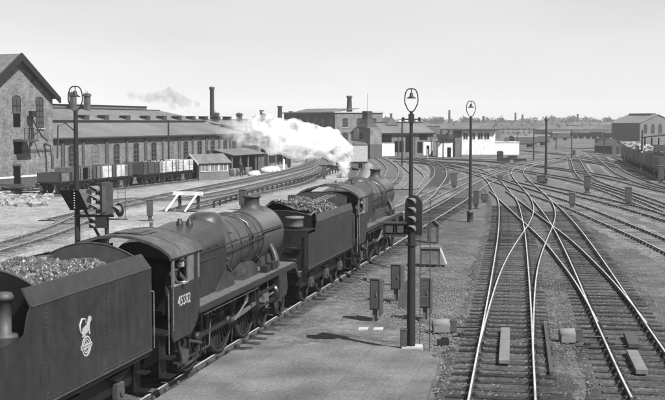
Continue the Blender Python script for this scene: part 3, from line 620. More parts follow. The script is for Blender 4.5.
def make_tender(s0, label, cut=-5.35, flat=False, emblem=False):
    root = empty('tender', tuple(on5(s0))+(.2,), math.pi/2-A5, label, 'locomotive tender', 'two coupled tenders')
    P = root; Lg = -7.15; bx = cut+.55 if not flat else cut+.02
    b = MB(); b.b2(0, Lg, -1.25, 1.25, 1.18, 1.28)
    for y in (-.95, .95): b.b2(-.15, Lg+.1, y-.02, y+.02, .62, 1.2)
    for y in (-.4, .4): b.b2(-.15, Lg+.1, y-.02, y+.02, .5, 1.2)
    b.build('underframe', 'black', P)
    for sg in (-1, 1):
        # side: vertical panel then coping turned inwards, cut down at the rear
        zt, zl = (3.12, 2.62) if not flat else (2.82, 2.5)
        b = MB(); low = [(0, 1.28), (0, zt), (cut, zt), (cut-.1, zt-.1), (cut-.16, zt-.25), (cut-.22, zt-.42), (cut-.36, zl), (Lg, zl), (Lg, 1.28)]
        b.prism(low, 'xz', sg*1.3, sg*1.27); sd = b.build('side_panel', 'green', P)
        b = MB(); ins = .2 if not flat else .05; ht = .3 if not flat else .24
        o_ = [(0.0, sg*1.3, zt-.004), (cut, sg*1.3, zt-.004), (cut+.06, sg*(1.3-ins), zt+ht), (-.06, sg*(1.3-ins), zt+ht)]
        i_ = [(p[0], p[1]-sg*.03, p[2]) for p in o_]; b.add(o_+i_, [(0, 1, 2, 3), (4, 7, 6, 5), (0, 4, 5, 1), (1, 5, 6, 2), (2, 6, 7, 3), (3, 7, 4, 0)])
        b.build('coping', 'green', sd)
        b = MB(); b.tube([(-.02, sg*1.305, zt), (cut+.02, sg*1.305, zt)], .012, 6); b.tube([(-.02, sg*1.305, 1.31), (Lg+.02, sg*1.305, 1.31)], .016, 6); b.tube([(Lg+.02, sg*1.305, 1.31), (Lg+.02, sg*1.305, zl)], .012, 6); b.build('beading', 'boiler', sd)
        if sg < 0 and emblem:
            # crest: a lion standing over a wheel that is crossed by a lettered band
            e = MB(); cx, cz = -3.25, 2.2; y0, y1 = -1.302, -1.31
            def ring(x, z, r0, r1, a0, a1, n=22):
                k = [R(a0+(a1-a0)*i/n) for i in range(n+1)]
                for p, q in zip(k, k[1:]): e.prism([(x+math.cos(p)*r0, z+math.sin(p)*r0), (x+math.cos(q)*r0, z+math.sin(q)*r0), (x+math.cos(q)*r1, z+math.sin(q)*r1), (x+math.cos(p)*r1, z+math.sin(p)*r1)], 'xz', y0, y1)
            wz = cz-.17
            ring(cx, wz, .165, .2, 0, 360); ring(cx, wz, .115, .14, 0, 360)
            for k in range(8): a = k*math.pi/4; e.prism([(cx+math.cos(a)*.02-math.sin(a)*.006, wz+math.sin(a)*.02+math.cos(a)*.006), (cx+math.cos(a)*.1-math.sin(a)*.006, wz+math.sin(a)*.1+math.cos(a)*.006), (cx+math.cos(a)*.1+math.sin(a)*.006, wz+math.sin(a)*.1-math.cos(a)*.006), (cx+math.cos(a)*.02+math.sin(a)*.006, wz+math.sin(a)*.02-math.cos(a)*.006)], 'xz', y0, y1)
            e.prism([(cx-.24, wz-.04), (cx+.24, wz-.04), (cx+.24, wz+.04), (cx-.24, wz+.04)], 'xz', y0-.002, y1-.002)
            # lion, head to the right
            lion = [(-.16, .16), (-.17, .24), (-.13, .31), (-.05, .34), (.03, .36), (.06, .44), (.1, .5), (.16, .5), (.2, .46), (.19, .41), (.15, .39), (.13, .33), (.13, .26), (.15, .17), (.1, .17), (.08, .25), (.04, .21), (-.03, .2), (-.05, .16)]
            e.prism([(cx+x*1.15, cz-.14+z*1.05) for x, z in lion], 'xz', y0, y1)
            tail = [(cx-.17, cz+.08), (cx-.26, cz+.16), (cx-.27, cz+.28), (cx-.18, cz+.38), (cx-.06, cz+.36), (cx-.02, cz+.28)]
            e.tube([(x, -1.306, z) for x, z in tail], .02, 6)
            em = e.build('crest', 'cream', sd)
            text_mesh('BRITISH RAILWAYS', .05, 'crest_lettering', 'black', em, Matrix.Translation((cx, -1.3125, wz-.002)) @ Matrix.Rotation(R(90), 4, 'X'), .001)
    for sg in (-1, 1):
        b = MB()
        for z in [1.4+.09*k for k in range(19)]:
            for x in (-.06, Lg+.06, -2.4, -4.8):
                b.lathe([(.011, 0), (.008, sg*.006), (.001, sg*.009)], (x, sg*1.3, z), 'y', 6)
        for x in [-.12-.1*k for k in range(70)]: b.lathe([(.011, 0), (.008, sg*.006), (.001, sg*.009)], (x, sg*1.3, 1.38), 'y', 6)
        b.build('rivet_rows', 'green', P)
    # ends, tank top, bulkheads
    b = MB(); b.b2(-.001, -.04, -1.27, 1.27, 1.28, 2.4); b.b2(Lg, Lg+.03, -1.27, 1.27, 1.28, 2.61); b.b2(bx, Lg, -1.27, 1.27, 2.58, 2.6); b.b2(-.04, cut-.3, -1.27, 1.27, 1.5, 1.55); b.build('tank', 'green', P)
    b = MB()
    if flat:
        for z in (1.6, 2.0): b.tube([(Lg-.04, -.9, z), (Lg-.1, -.9, z+.02), (Lg-.1, -.55, z+.02), (Lg-.04, -.55, z)], .02)
    b.tube([(Lg-.06, -1.2, 1.4), (Lg-.06, -1.2, 2.5)], .018); b.tube([(Lg-.06, 1.2, 1.4), (Lg-.06, 1.2, 2.5)], .018); b.b2(Lg-.03, Lg-.14, -1.1, -.75, 2.0, 2.03); b.build('rear_handrail', 'darkm', P)
    def bulk(x, hw, za, zc, name, slot=False, zb=1.6, rim=True, m='grey2'):
        arc = [(y, za+(zc-za)*math.cos(y/hw*math.pi/2)**.8) for y in [hw*(-1+2*i/16) for i in range(17)]]
        b = MB()
        if slot:
            b.prism(arc[:9]+[(0, 3.1), (-.42, 3.1), (-.42, zb), (-hw, zb)], 'yz', x, x-.03); b.prism(arc[8:]+[(hw, zb), (.42, zb), (.42, 3.1), (0, 3.1)], 'yz', x, x-.03)
        else: b.prism(arc+[(hw, zb), (-hw, zb)], 'yz', x, x-.03)
        o = b.build(name, m, P)
        b = MB(); b.tube([(x-.015, y, z) for y, z in arc], .025, 6); b.build('rim', 'boiler', o)
    bulk(-.25, 1.12, 3.3, 3.66 if not flat else 3.5, 'front_bulkhead', True)
    bulk(bx, 1.12, 3.36 if not flat else 3.0, 3.7 if not flat else 3.18, 'rear_bulkhead', False, 2.6, m='black')
    b = MB(); b.add([(bx, -1.0, 3.2), (bx, 1.0, 3.2), (-1.4, .7, 1.56), (-1.4, -.7, 1.56)], [(0, 1, 2, 3)]); b.build('coal_slope', 'black', P)
    # tank-top fittings
    b = MB(); b.lathe([(.25, 2.6), (.25, 2.62), (.12, 2.64), (.12, 3.22), (.165, 3.24), (.175, 3.29), (.13, 3.36), (.02, 3.38)] if not flat else [(.12, 2.6), (.12, 2.9), (.16, 2.92), (.02, 3.0)], (cut-.02 if not flat else cut-.5, -.8 if not flat else .6, 0), 'z', 20); b.build('tank_vent', 'grey2', P)
    b = MB(); b.lathe([(.3, 2.6), (.3, 2.85), (.33, 2.86), (.33, 2.92), (.02, 2.95)], (cut-.5 if flat else cut-1.2, -.62 if flat else .55, .1 if flat else 0), 'z', 24); b.build('water_filler', 'grey' if flat else 'grey2', P)
    b = MB(); b.b2(-.35, -.75, .85, 1.2, 3.1, 3.38); b.build('tool_box', 'grey2', P)
    # wheels, springs, axleboxes
    for x in (-1.25, -3.54, -5.82):
        for sg in (-1, 1):
            wheel(x, sg*.75, .65, 12, P, 'wheel')
            b = MB(); b.b2(x-.16, x+.16, sg*.97, sg*1.12, .5, .85); b.lathe([(.1, -.03), (.1, .03), (.02, .05)], (x, sg*1.12, .66), 'y', 12); b.build('axlebox', 'grey2', P, .02)
            b = MB()
            for k in range(5): b.box(x, sg*1.03, 1.0-.03*k+.02, 1.0-.18*k, .09, .022)
            b.tube([(x-.5, sg*1.03, 1.02), (x-.52, sg*1.03, 1.2)], .02); b.tube([(x+.5, sg*1.03, 1.02), (x+.52, sg*1.03, 1.2)], .02); b.build('leaf_spring', 'oily', P)
    for sg in (-1, 1):
        b = MB(); b.b2(-.05, -.4, sg*1.02, sg*1.28, .42, .45); b.b2(-.05, -.4, sg*1.02, sg*1.28, .82, .85); b.b2(-.05, -.4, sg*1.01, sg*1.03, .42, 1.2); b.build('step', 'black', P)
        b = MB(); b.tube([(-.03, sg*1.36, 1.35), (-.03, sg*1.36, 2.6)], .018); b.tube([(-.03, sg*1.3, 2.6), (-.03, sg*1.36, 2.6)], .018); b.build('handrail', 'steel', P)
        b = MB(); b.lathe([(.02, Lg-.47), (.2, Lg-.46), (.22, Lg-.44), (.2, Lg-.42), (.05, Lg-.41), (.05, Lg-.34), (.09, Lg-.33), (.09, Lg), (.13, Lg)], (0, sg*.87, 1.06), 'x', 18); b.build('buffer', 'darkm', P)
    b = MB(); b.b2(Lg, Lg-.04, -1.25, 1.25, .85, 1.28); b.build('buffer_beam', 'black', P)
    b = MB(); b.tube([(-.1, 0, .95), (1.2, 0, .95)], .05); b.b2(0, .35, -.35, .35, .8, .9); b.build('drawbar', 'black', P)
    b = MB(); b.b2(0.02, .75, -.75, .75, 1.42, 1.46); b.build('fall_plate', 'black', P)
    return root
def coal(s0, cut, label, top, flat):
    root_m = MB(); n = 7500 if not flat else 2500
    T = Matrix.Translation(tuple(on5(s0))+(.2,)) @ Matrix.Rotation(math.pi/2-A5, 4, 'Z')
    root_m.T = T
    ico = [Vector(v) for v in [(0, 0, 1), (.89, 0, .45), (.28, .85, .45), (-.72, .53, .45), (-.72, -.53, .45), (.28, -.85, .45), (.72, .53, -.45), (-.28, .85, -.45), (-.89, 0, -.45), (-.28, -.85, -.45), (.72, -.53, -.45), (0, 0, -1)]]
    F = [(0, 1, 2), (0, 2, 3), (0, 3, 4), (0, 4, 5), (0, 5, 1), (1, 6, 2), (2, 7, 3), (3, 8, 4), (4, 9, 5), (5, 10, 1), (6, 7, 2), (7, 8, 3), (8, 9, 4), (9, 10, 5), (10, 6, 1), (11, 7, 6), (11, 8, 7), (11, 9, 8), (11, 10, 9), (11, 6, 10)]
    def hgt(x, y):
        t = (x-cut)/(-cut-.4)                   # 0 rear .. 1 front
        h = top - .5*max(0, t-.3)**1.3*1.2 - (abs(y)/1.05)**2.5*.33
        h += .06*math.sin(x*3.1+y*2)+.05*math.cos(y*5-x*2)
        return h
    # closed bed under the lumps
    nx, ny = 26, 12; vs = []; 
    for i in range(nx):
        for j in range(ny): x = cut+.06+(-cut-.45)*i/(nx-1); y = -1.04+2.08*j/(ny-1); vs.append((x, y, hgt(x, y)-.08))
    root_m.add(vs, [(i*ny+j, (i+1)*ny+j, (i+1)*ny+j+1, i*ny+j+1) for i in range(nx-1) for j in range(ny-1)])
    for k in range(n):
        x = random.uniform(cut+.1, -.5); y = random.uniform(-1.02, 1.02) if random.random() < .8 else random.gauss(0, .4); r = random.choice((.015, .02, .025, .03, .035, .045, .055, .065)) * random.uniform(.8, 1.2)
        rot = Matrix.Rotation(random.random()*6, 3, Vector((random.random(), random.random(), random.random()+.1)).normalized())
        sc = Vector((random.uniform(.7, 1.3), random.uniform(.6, 1.1), random.uniform(.5, .9)))
        root_m.add([Vector((x, y, hgt(x, y)-.03+abs(random.gauss(0, .03))))+rot @ Vector((v.x*sc.x*r*random.uniform(.8, 1.2), v.y*sc.y*r, v.z*sc.z*r)) for v in ico], F)
    tag(root_m.build('coal', 'coal'), label, None, None, 'stuff')
LS, TS = -1.98, -3.15
make_tender(TS, 'nearest tender with a crest on its dark side, heaped with coal', emblem=True)
coal(TS, -4.8, 'heaped coal in the nearest tender', 3.58, False)
make_loco(LS, 'nearest steam locomotive, numbered 45592 on its cab side', '45592')
make_tender(17.75, 'second tender further off, with a pale round filler lid at its rear', cut=-5.9, flat=True)
coal(17.75, -5.9, 'coal in the second tender', 3.42, True)
make_loco(18.85, 'leading steam locomotive, blowing off white steam from its boiler')
# fire irons lying over the second tender's coal
def local5(s0, x, y, z): p = on5(s0+x, -y); return Vector((p.x, p.y, .2+z))
for k, y in enumerate((-.75, -.62, -.5)):
    b = MB(); b.tube([local5(17.75, -5.2, y, 3.3+.02*k), local5(17.75, -.6, y+.04*k, 3.4)], .022); b.tube([local5(17.75, -5.2, y, 3.3+.02*k), local5(17.75, -5.25, y, 3.15), local5(17.75, -5.1, y-.1, 3.15)], .02)
    tag(b.build('fire_iron', 'grey'), ['long steel fire iron nearest the right side of the second tender', 'middle fire iron over the second tender coal', 'inner fire iron over the second tender coal'][k], 'fire iron', 'fire irons')
# crew
def crew(s0, label, hat='cloth'):
    p = local5(s0, .72, -.98, 1.42)
    J = dict(chest=(0, .06, 1.28), neck=(0, .14, 1.4), ne2=(0, .2, 1.46), sl=(-.19, .1, 1.34), sr=(.19, .08, 1.34), waist=(0, 0, 1.08),
             el=(-.22, .3, 1.12), wl=(-.02, .36, 1.13), er=(.24, .28, 1.12), wr=(.16, .34, 1.13))
    r_ = person(tuple(p), math.pi/2-A5-math.pi, dict(J=J, head=(.0, .06, .11), face=(-.55, .8, 0), pn=(0, 0, -1)), label, 'locomotive crew')
    return r_
crew(LS, 'man in dark jacket and cap leaning out of the 45592 cab window')
crew(18.85, 'man in dark jacket and cap leaning from the leading locomotive cab')

# ------------------------------------------------------------ paved platform ramp in the foreground
pv = [G(95, 400), G(60, 430), G(420, 430), G(428, 400), G(440, 366), G(418, 353), G(330, 349), G(262, 353), G(215, 366), G(185, 378)]
pv[-2] = Vector((*on5(3.2, 1.0).xy, 0)); pv[-1] = Vector((*on5(-.5, 1.0).xy, 0)); pv[0] = Vector((*on5(-6, .98).xy, 0)); pv[1] = Vector((*on5(-14, .98).xy, 0))
pb = MB(); pb.prism([(p.x, p.y) for p in rough_poly(pv, .6, .02)], 'xy', -.05, .16); tag(pb.build('pavement', 'paving'), None, None, None, 'structure')
ap = [G(215, 366), G(262, 353), G(330, 349), G(418, 353), G(400, 330), G(330, 298), G(300, 318), G(260, 336)]
sheet('cinder_path', rough_poly(ap, .5, .08), .048, groundmat('cinder', .12, .22, .3, .3, bs=.5))
def path_grit():
    u = random.uniform(180, 460); v = random.uniform(240, 400); p = G(u, v)
    if v > 349: return None
    q = (Vector((p.x, p.y))-C0.xy); r_ = q.dot(N5.xy)
    return None if r_ < 1.5 or random.random() < .3 else (p.x, p.y)
scatter('path_grit', 5200, path_grit, .012, .04, mat('grit', .1, .34, rough=.95, scale=1.2), 'loose grit and clinker on the path beside the locomotives')
def bits(u0, v0, u1, v1, n): 
    def f():
        p = G(random.uniform(u0, u1), random.uniform(v0, v1)); return (p.x, p.y)
    return f
scatter('clinker', 700, bits(430, 240, 470, 400, 0), .02, .055, mat('clinker', .08, .28, rough=.95, scale=1.2), 'clinker and ash lumps left of the main tracks')
scatter('yard_litter', 2200, bits(-10, 190, 240, 262, 0), .03, .08, mat('litter', .12, .45, rough=.95, scale=.6), 'scattered stones and litter over the pale yard')

# ------------------------------------------------------------ lamps
def lamp_post(x, y, h, label, arm=True, drum=True, r=.085, hoop=True):
    root = empty('yard_lamp', (x, y, 0), 0, label, 'yard lamp', 'tall yard lamps')
    hz = h-1.0 if hoop else h-.5
    b = MB(); b.tube([(0, 0, 0), (0, 0, hz*.5), (0, 0, hz)], [r*1.15, r, r*.75], 12); b.build('post', 'darkm', root)
    if hoop:
        b = MB(); n = 28; pts = []
        for i in range(n+1):
            a = -math.pi/2+2*math.pi*i/n; cx = .29*math.cos(a); sn = math.sin(a); pts.append((math.copysign(abs(math.cos(a))**.6, math.cos(a))*(.29 if sn > -.2 else .29-.14*(-sn-.2)), 0, hz+.5+.5*sn))
        b.tube(pts, .026, 8); b.build('hoop', 'darkm', root)
        b = MB(); b.tube([(0, 0, hz+1), (0, 0, hz+.8)], .02); b.lathe([(.04, .82), (.075, .8), (.08, .68), (.12, .64), (.2, .6), (.21, .575), (.02, .58)], (0, 0, hz), 'z', 20); b.build('lamp_shade', 'darkm', root)
    else:
        b = MB(); b.lathe([(.1, -.1), (.16, 0), (.2, .25), (.08, .38), (.03, .5)], (0, 0, hz), 'z', 14); b.build('lantern', 'grey2', root)
        b = MB(); 
        for k in range(3): a = k*2.1; b.tube([(0, 0, hz+.05), (.28*math.cos(a), .28*math.sin(a), hz+.3), (.1*math.cos(a), .1*math.sin(a), hz+.55)], .015)
        b.build('lantern_bracket', 'darkm', root)
    if arm:
        b = MB(); b.b2(-.42, .42, -.03, .03, hz-.36, hz-.3); b.b2(-.4, -.3, -.05, .05, hz-.42, hz-.24); b.b2(.3, .4, -.05, .05, hz-.42, hz-.24); b.b2(-.12, .12, -.12, .12, hz-.5, hz-.1); b.build('crossarm', 'darkm', root)
    if drum:
        b = MB(); b.lathe([(.2, 0), (.2, .55), (.22, .56), (.22, .75), (.12, .8), (.1, .8)], (0, 0, 0), 'z', 16); b.build('base_drum', 'grey2', root)
    return root
lamp_post(3.44, 48.6, 7.95, 'tall dark hoop lamp rising behind the large signal', True, False, .095)
lamp_post(8.95, 72, 7.85, 'hoop lamp standing beside the left main track on its own', False, True, .1)
lamp_post(-10.5, 45.5, 7.95, 'hoop lamp on the left, in front of the long shed', False, False, .11)
lamp_post(22.4, 116.5, 7.1, 'thin lamp pole with a small lantern among the diagonal tracks', False, True, .13, False)
b = MB(); b.tube([(-10.5, 45.5, 6.1), (-10.9, 45.45, 6.45), (-11.2, 45.4, 6.35), (-11.25, 45.4, 5.0)], .03); tag(b.build('swan_neck_pipe', 'darkm'), 'thin swan-neck pipe at the side of the left hoop lamp', 'pipe')

# ------------------------------------------------------------ signals
def aspects(parent, n, pitch, r, z0, hood=.26):
    """lamps on the -y face of a head; the top one at z0"""
    for k in range(n):
        z = z0-k*pitch
        b = MB(); N = 18; ring0 = []; ring1 = []; 
        for i in range(N+1):
            a = R(-25+230*i/N); ring0.append(Vector((math.cos(a)*r*1.15, -.02, z+math.sin(a)*r*1.15))); ring1.append(Vector((math.cos(a)*r*1.15, -.02-hood*(.35+.65*max(0, math.sin(a))), z+math.sin(a)*r*1.15)))
        b.rings([ring0, ring1], close=False, caps=False)
        b.rings([[Vector((p.x*.93, p.y, z+(p.z-z)*.93)) for p in ring0], [Vector((p.x*.93, p.y, z+(p.z-z)*.93)) for p in ring1]], close=False, caps=False)
        h_ = b.build('hood', 'grey', parent)
        b = MB(); b.lathe([(.02, -.045), (r*.6, -.04), (r, -.02), (r, .0)], (0, 0, z), 'y', 18); b.build('lens', 'lens', h_)
rs = G(411, 353)
sg = empty('colour_light_signal', (rs.x, rs.y, .05), 0, 'tall colour light signal on a thick post at the edge of the paving', 'signal', 'colour light signals')
b = MB(); b.tube([(0, 0, 0), (0, 0, 1.6), (0, 0, 3.45)], [.12, .115, .105], 16); b.lathe([(.15, 3.0), (.15, 3.06)], (0, 0, 0), 'z', 16); b.build('post', 'darkm', sg)
b = MB(); b.prism(rough_poly([(-.28, -.2), (.3, -.24), (.34, .22), (-.24, .26)], .2, .02), 'xy', 0, .16); b.build('concrete_foot', 'conc', sg)
hd = MB(); hd.T = Matrix.Translation((.05, 0, 3.3)) @ Matrix.Rotation(R(-38), 4, 'Z')
w2, hh = .29, .84
pl = [(-w2, 0), (w2, 0)]+[(w2*math.cos(R(a)), hh+w2*.95*math.sin(R(a))) for a in range(0, 181, 15)]
hd.prism(pl, 'xz', .0, .035); hd.b2(-.16, .16, .035, .22, .05, 1.02)
T0 = hd.T.copy()
head_o = hd.build('backboard', 'grey2', sg)
he = bpy.data.objects.new('lamp_unit', None)
tmp = []
asp = empty('lamp_unit', (.05, 0, 3.3), R(-38), None, None); asp.parent = sg
bpy.data.objects.remove(he)
aspects(asp, 4, .255, .095, .93, .27)
# ladder behind the post
b = MB()
for x in (.28, .56): b.tube([(x, .35, 0), (x-.02, .2, 3.6), (x-.02, .2, 4.3)], .014, 6)
for k in range(15): b.tube([(.27, .35-.04*k/5*1.0, .25+k*.25), (.56, .35-.04*k/5*1.0, .25+k*.25)], .009, 5)
b.tube([(.42, .3, 2.2), (0.1, 0.02, 2.2)], .015); b.build('ladder', 'grey2', sg)
# route indicator box on the left of the head
b = MB(); b.b2(-.78, -.18, -.2, .22, 3.28, 3.34); b.b2(-.8, -.76, -.2, .22, 3.28, 3.62); b.b2(-.5, -.46, -.2, -.17, 3.32, 3.62); b.b2(-.78, -.18, .16, .22, 3.32, 3.62); b.b2(-.82, -.14, -.24, .24, 3.62, 3.66); b.b2(-.2, .05, -.05, .05, 3.36, 3.46)
b.build('route_indicator', 'darkm', sg)
b = MB(); b.b2(-.74, -.54, -.21, -.195, 3.38, 3.6); b.build('indicator_pane', 'grey2', sg); b = MB(); b.b2(-.42, -.24, -.21, -.195, 3.38, 3.6); b.build('indicator_pane', 'grey2', sg)
b = MB(); b.b2(-.3, -.12, -.16, .1, .02, .62); b.b2(-.31, -.11, -.17, .11, .62, .65); b.build('junction_box', 'grey2', sg)
# left-hand signal group
ls = Vector((-9.55, 45.1, 0))
sg2 = empty('colour_light_signal', tuple(ls), 0, 'three-lamp signal on the left with a black slanted box and a round lamp below', 'signal', 'colour light signals')
b = MB(); b.tube([(.3, .2, 0), (.3, .2, 2.6)], .09, 12); b.tube([(.3, .2, 1.2), (-.55, 0, 2.95)], .06, 8); b.b2(-1.0, .6, .1, .2, 2.62, 2.72); b.build('bracket', 'darkm', sg2)
a2 = empty('lamp_unit', (0.02, -.0, 2.78), R(-48), None, None); a2.parent = sg2
b = MB(); b.b2(-.24, .28, .0, .04, .0, 1.22); b.b2(-.16, .16, .04, .26, .06, 1.12); b.build('backboard', 'grey2', a2)
aspects(a2, 3, .37, .14, .98, .42)
b = MB(); b.b2(.1, .52, .05, .5, 2.72, 4.02); b.build('relay_case', 'grey2', sg2)
b = MB(); b.prism([(-1.55, 3.72), (-.75, 3.72), (-.38, 2.95), (-1.1, 2.92)], 'xz', -.15, .15); b.build('slanted_box', 'interior', sg2)
b = MB(); b.prism([(-.75, 3.75), (-.28, 3.78), (-.3, 3.0), (-.38, 2.95)], 'xz', -.16, .1); b.build('lit_box_side', 'grey', sg2)  # sunlit side of the slanted box, its light put into paler grey
b = MB()
for k in range(7): b.lathe([(.022, -.16), (.022, -.15), (.001, -.17)], (-.93, -.0, 3.62-k*.1), 'y', 8)
b.build('rivets', 'white', sg2)
b = MB(); b.b2(-.35, .35, -.15, .2, 2.2, 2.62); b.build('lower_case', 'darkm', sg2)
a3 = empty('subsidiary_lamps', (-.12, -.2, 2.36), R(-48), None, None); a3.parent = sg2; aspects(a3, 2, .26, .09, .2, .26)
b = MB(); b.lathe([(.28, -.02), (.28, .04), (.02, .05)], (0, 0, 0), 'y', 28); dsk = b.build('disc', 'grey2', sg2); dsk.location = (.88, -.05, 2.93); dsk.rotation_euler = (0, 0, R(-45))
a4 = empty('disc_lamp', (.88, -.07, 2.93), R(-45), None, None); a4.parent = sg2; aspects(a4, 1, .2, .16, 0, .34)
b = MB()
for x in (.75, 1.05): b.tube([(x, .35, 2.5), (x, .35, 4.1)], .014, 6)
for k in range(6): b.tube([(.75, .35, 2.6+k*.25), (1.05, .35, 2.6+k*.25)], .009, 5)
b.b2(-.1, 1.15, .1, .45, 2.5, 2.54); b.build('ladder', 'grey2', sg2)

# ------------------------------------------------------------ relay cabinets, huts, trackside gear
def cabinet(u, v, wd, h, rz, label, leg=.45, m='grey2', name='relay_cabinet', group='upright relay cabinets', dpt=.3, open_=True):
    p = G(u, v); root = empty(name, (p.x, p.y, 0), rz, label, 'cabinet', group)
    b = MB(); b.b2(-wd/2, wd/2, -dpt/2, dpt/2, leg, h); b.build('case', m, root, .012)
    b = MB(); b.b2(-wd/2-.03, wd/2+.03, -dpt/2-.04, dpt/2+.04, h, h+.05); b.build('lid', 'grey', root)
    b = MB(); b.b2(-wd/2+.03, wd/2-.03, -dpt/2-.02, -dpt/2, leg+.05, h-.05); d = b.build('door', m, root)
    b = MB(); b.b2(wd/2-.09, wd/2-.06, -dpt/2-.05, -dpt/2-.02, (h+leg)/2-.05, (h+leg)/2+.08); b.build('handle', 'steel', d)
    if leg: b = MB(); b.b2(-.07, .07, -.07, .07, 0, leg); b.b2(-.18, .18, -.16, .16, 0, .06); b.build('pedestal', 'grey', root)
    if open_: b = MB(); b.b2(wd/2, wd/2+.05, -dpt/2-.02, dpt/2+.28, leg-.2, h-.05); b.build('side_board', 'woodd', root)
    return root
cabinet(375, 323, .3, 1.45, R(-12), 'upright grey relay cabinet furthest left of the signal post, dark board on its side')
cabinet(396, 303, .34, 1.4, R(-14), 'upright grey relay cabinet behind the leaning pale board', leg=.5)
cabinet(425, 321, .32, 1.42, R(-10), 'upright grey relay cabinet just right of the signal post')
p = G(403, 309); b = MB(); b.T = Matrix.Translation(p) @ Matrix.Rotation(R(-55), 4, 'Z') @ Matrix.Rotation(R(-12), 4, 'X')
b.prism([(-.3, .02), (.25, 0), (.34, .5), (.28, .98), (-.05, 1.0), (-.34, .62)], 'xz', -.02, .02); tag(b.build('cover_board', 'conc'), 'pale loose cover board leaning between the cabinets', 'board')
p = G(430, 266); hut = empty('equipment_box', (p.x, p.y, 0), R(-8), 'low dark equipment box with its right flap hanging open', 'equipment box')
b = MB(); b.b2(-.42, .42, -.35, .35, .05, .82); b.build('case', 'grey2', hut, .02)
b = MB(); b.b2(-.47, .47, -.42, .4, .82, .9); b.build('lid', 'grey', hut)
b = MB(); b.box(.58, .0, .5, .04, .7, .8, ry=R(-22)); b.build('flap', 'conc', hut)
b = MB(); b.b2(-.36, .36, -.37, -.35, .12, .76); b.build('door', 'grey', hut)
p = G(433, 243); hut2 = empty('signal_hut', (p.x, p.y, 0), R(-10), 'tiny gabled telephone hut beyond the equipment box', 'hut')
b = MB(); b.prism([(-.3, 0), (.3, 0), (.3, .95), (0, 1.2), (-.3, .95)], 'xz', -.28, .28); b.build('body', 'grey2', hut2)
b = MB(); b.box(-.18, 0, 1.12, .46, .68, .03, ry=R(-40)); b.box(.18, 0, 1.12, .46, .68, .03, ry=R(40)); b.build('roof', 'slated', hut2)
b = MB(); b.b2(-.18, .18, -.3, -.285, .08, .85); b.build('door', 'grey', hut2)
def motor(u, v, rz, label, L=.62):
    p = G(u, v); root = empty('point_motor', (p.x, p.y, .05), rz, label, 'point motor', 'point motors beside the rails')
    b = MB(); b.lathe([(.12, -L/2-.03), (.17, -L/2), (.17, L/2), (.12, L/2+.03)], (0, 0, .22), 'x', 16); b.b2(-L/2, L/2, -.19, .19, .0, .2); b.build('casing', 'plinth', root)
    b = MB(); b.b2(L/2, L/2+.22, -.14, .14, .02, .36); b.build('end_box', 'grey2', root)
    b = MB(); b.tube([(L/2+.2, 0, .14), (L/2+1.0, 0, .12)], .03); b.build('drive_rod', 'oily', root)
    return root
motor(441, 333, R(2), 'pale drum-shaped point motor left of the left main track', .5)
motor(567, 343, R(2), 'pale drum-shaped point motor between the two main lines', .42)
p = G(443, 346); b = MB(); b.box(p.x, p.y, .12, .34, .22, .14); b.box(p.x+.05, p.y, .22, .2, .16, .08); tag(b.build('junction_box', 'oily'), 'small flat junction box in front of the left point motor', 'junction box')
def board(u0, v0, u1, v1, wd, label, m='wood', h=.12, z=.1):
    a = G(u0, v0, z); c = G(u1, v1, z); d = c-a; b = MB(); b.box(0, 0, 0, wd, d.length, h); o = b.build('cover_board', m, None, .008)
    o.location = (a+c)/2; o.rotation_euler = (0, 0, math.atan2(-d.x, d.y)); tag(o, label, 'cover board', 'timber covers between the rails')
board(504, 362, 505.5, 329, .28, 'pale timber cover between the rails of the left main track', 'wood', .1, .15)
board(551.5, 374, 545, 324, .1, 'long narrow dark board lying right of the left main track', 'woodd')
board(642, 372, 632, 352, .3, 'nearer of the two stubby covers between the right-hand rails', 'wood', .12, .15)
board(634, 346, 629, 334, .32, 'farther of the two stubby covers between the right-hand rails', 'woodd', .12, .15)
def rodding(pts, label, r=.02):
    b = MB(); b.tube([G(u, v, .12) for u, v in pts], r, 6)
    q = [G(u, v, .0) for u, v in pts]
    for a, c in zip(q, q[1:]):
        n = max(1, int((c-a).length/1.2))
        for k in range(n): m_ = a+(c-a)*((k+.5)/n); b.box(m_.x, m_.y, .05, .16, .16, .12)
    tag(b.build('point_rodding', 'oily'), label, 'rodding')
rodding([(452, 336), (470, 337.5), (500, 338), (520, 338)], 'rodding running from the left point motor under the rails')
rodding([(575, 346), (600, 347), (622, 346), (645, 345)], 'rodding from the middle point motor across to the right-hand rails')
rodding([(330, 263), (345, 274), (372, 283), (392, 285)], 'thin cable pipe crossing the ground from the locomotive track to the cabinets', .015)
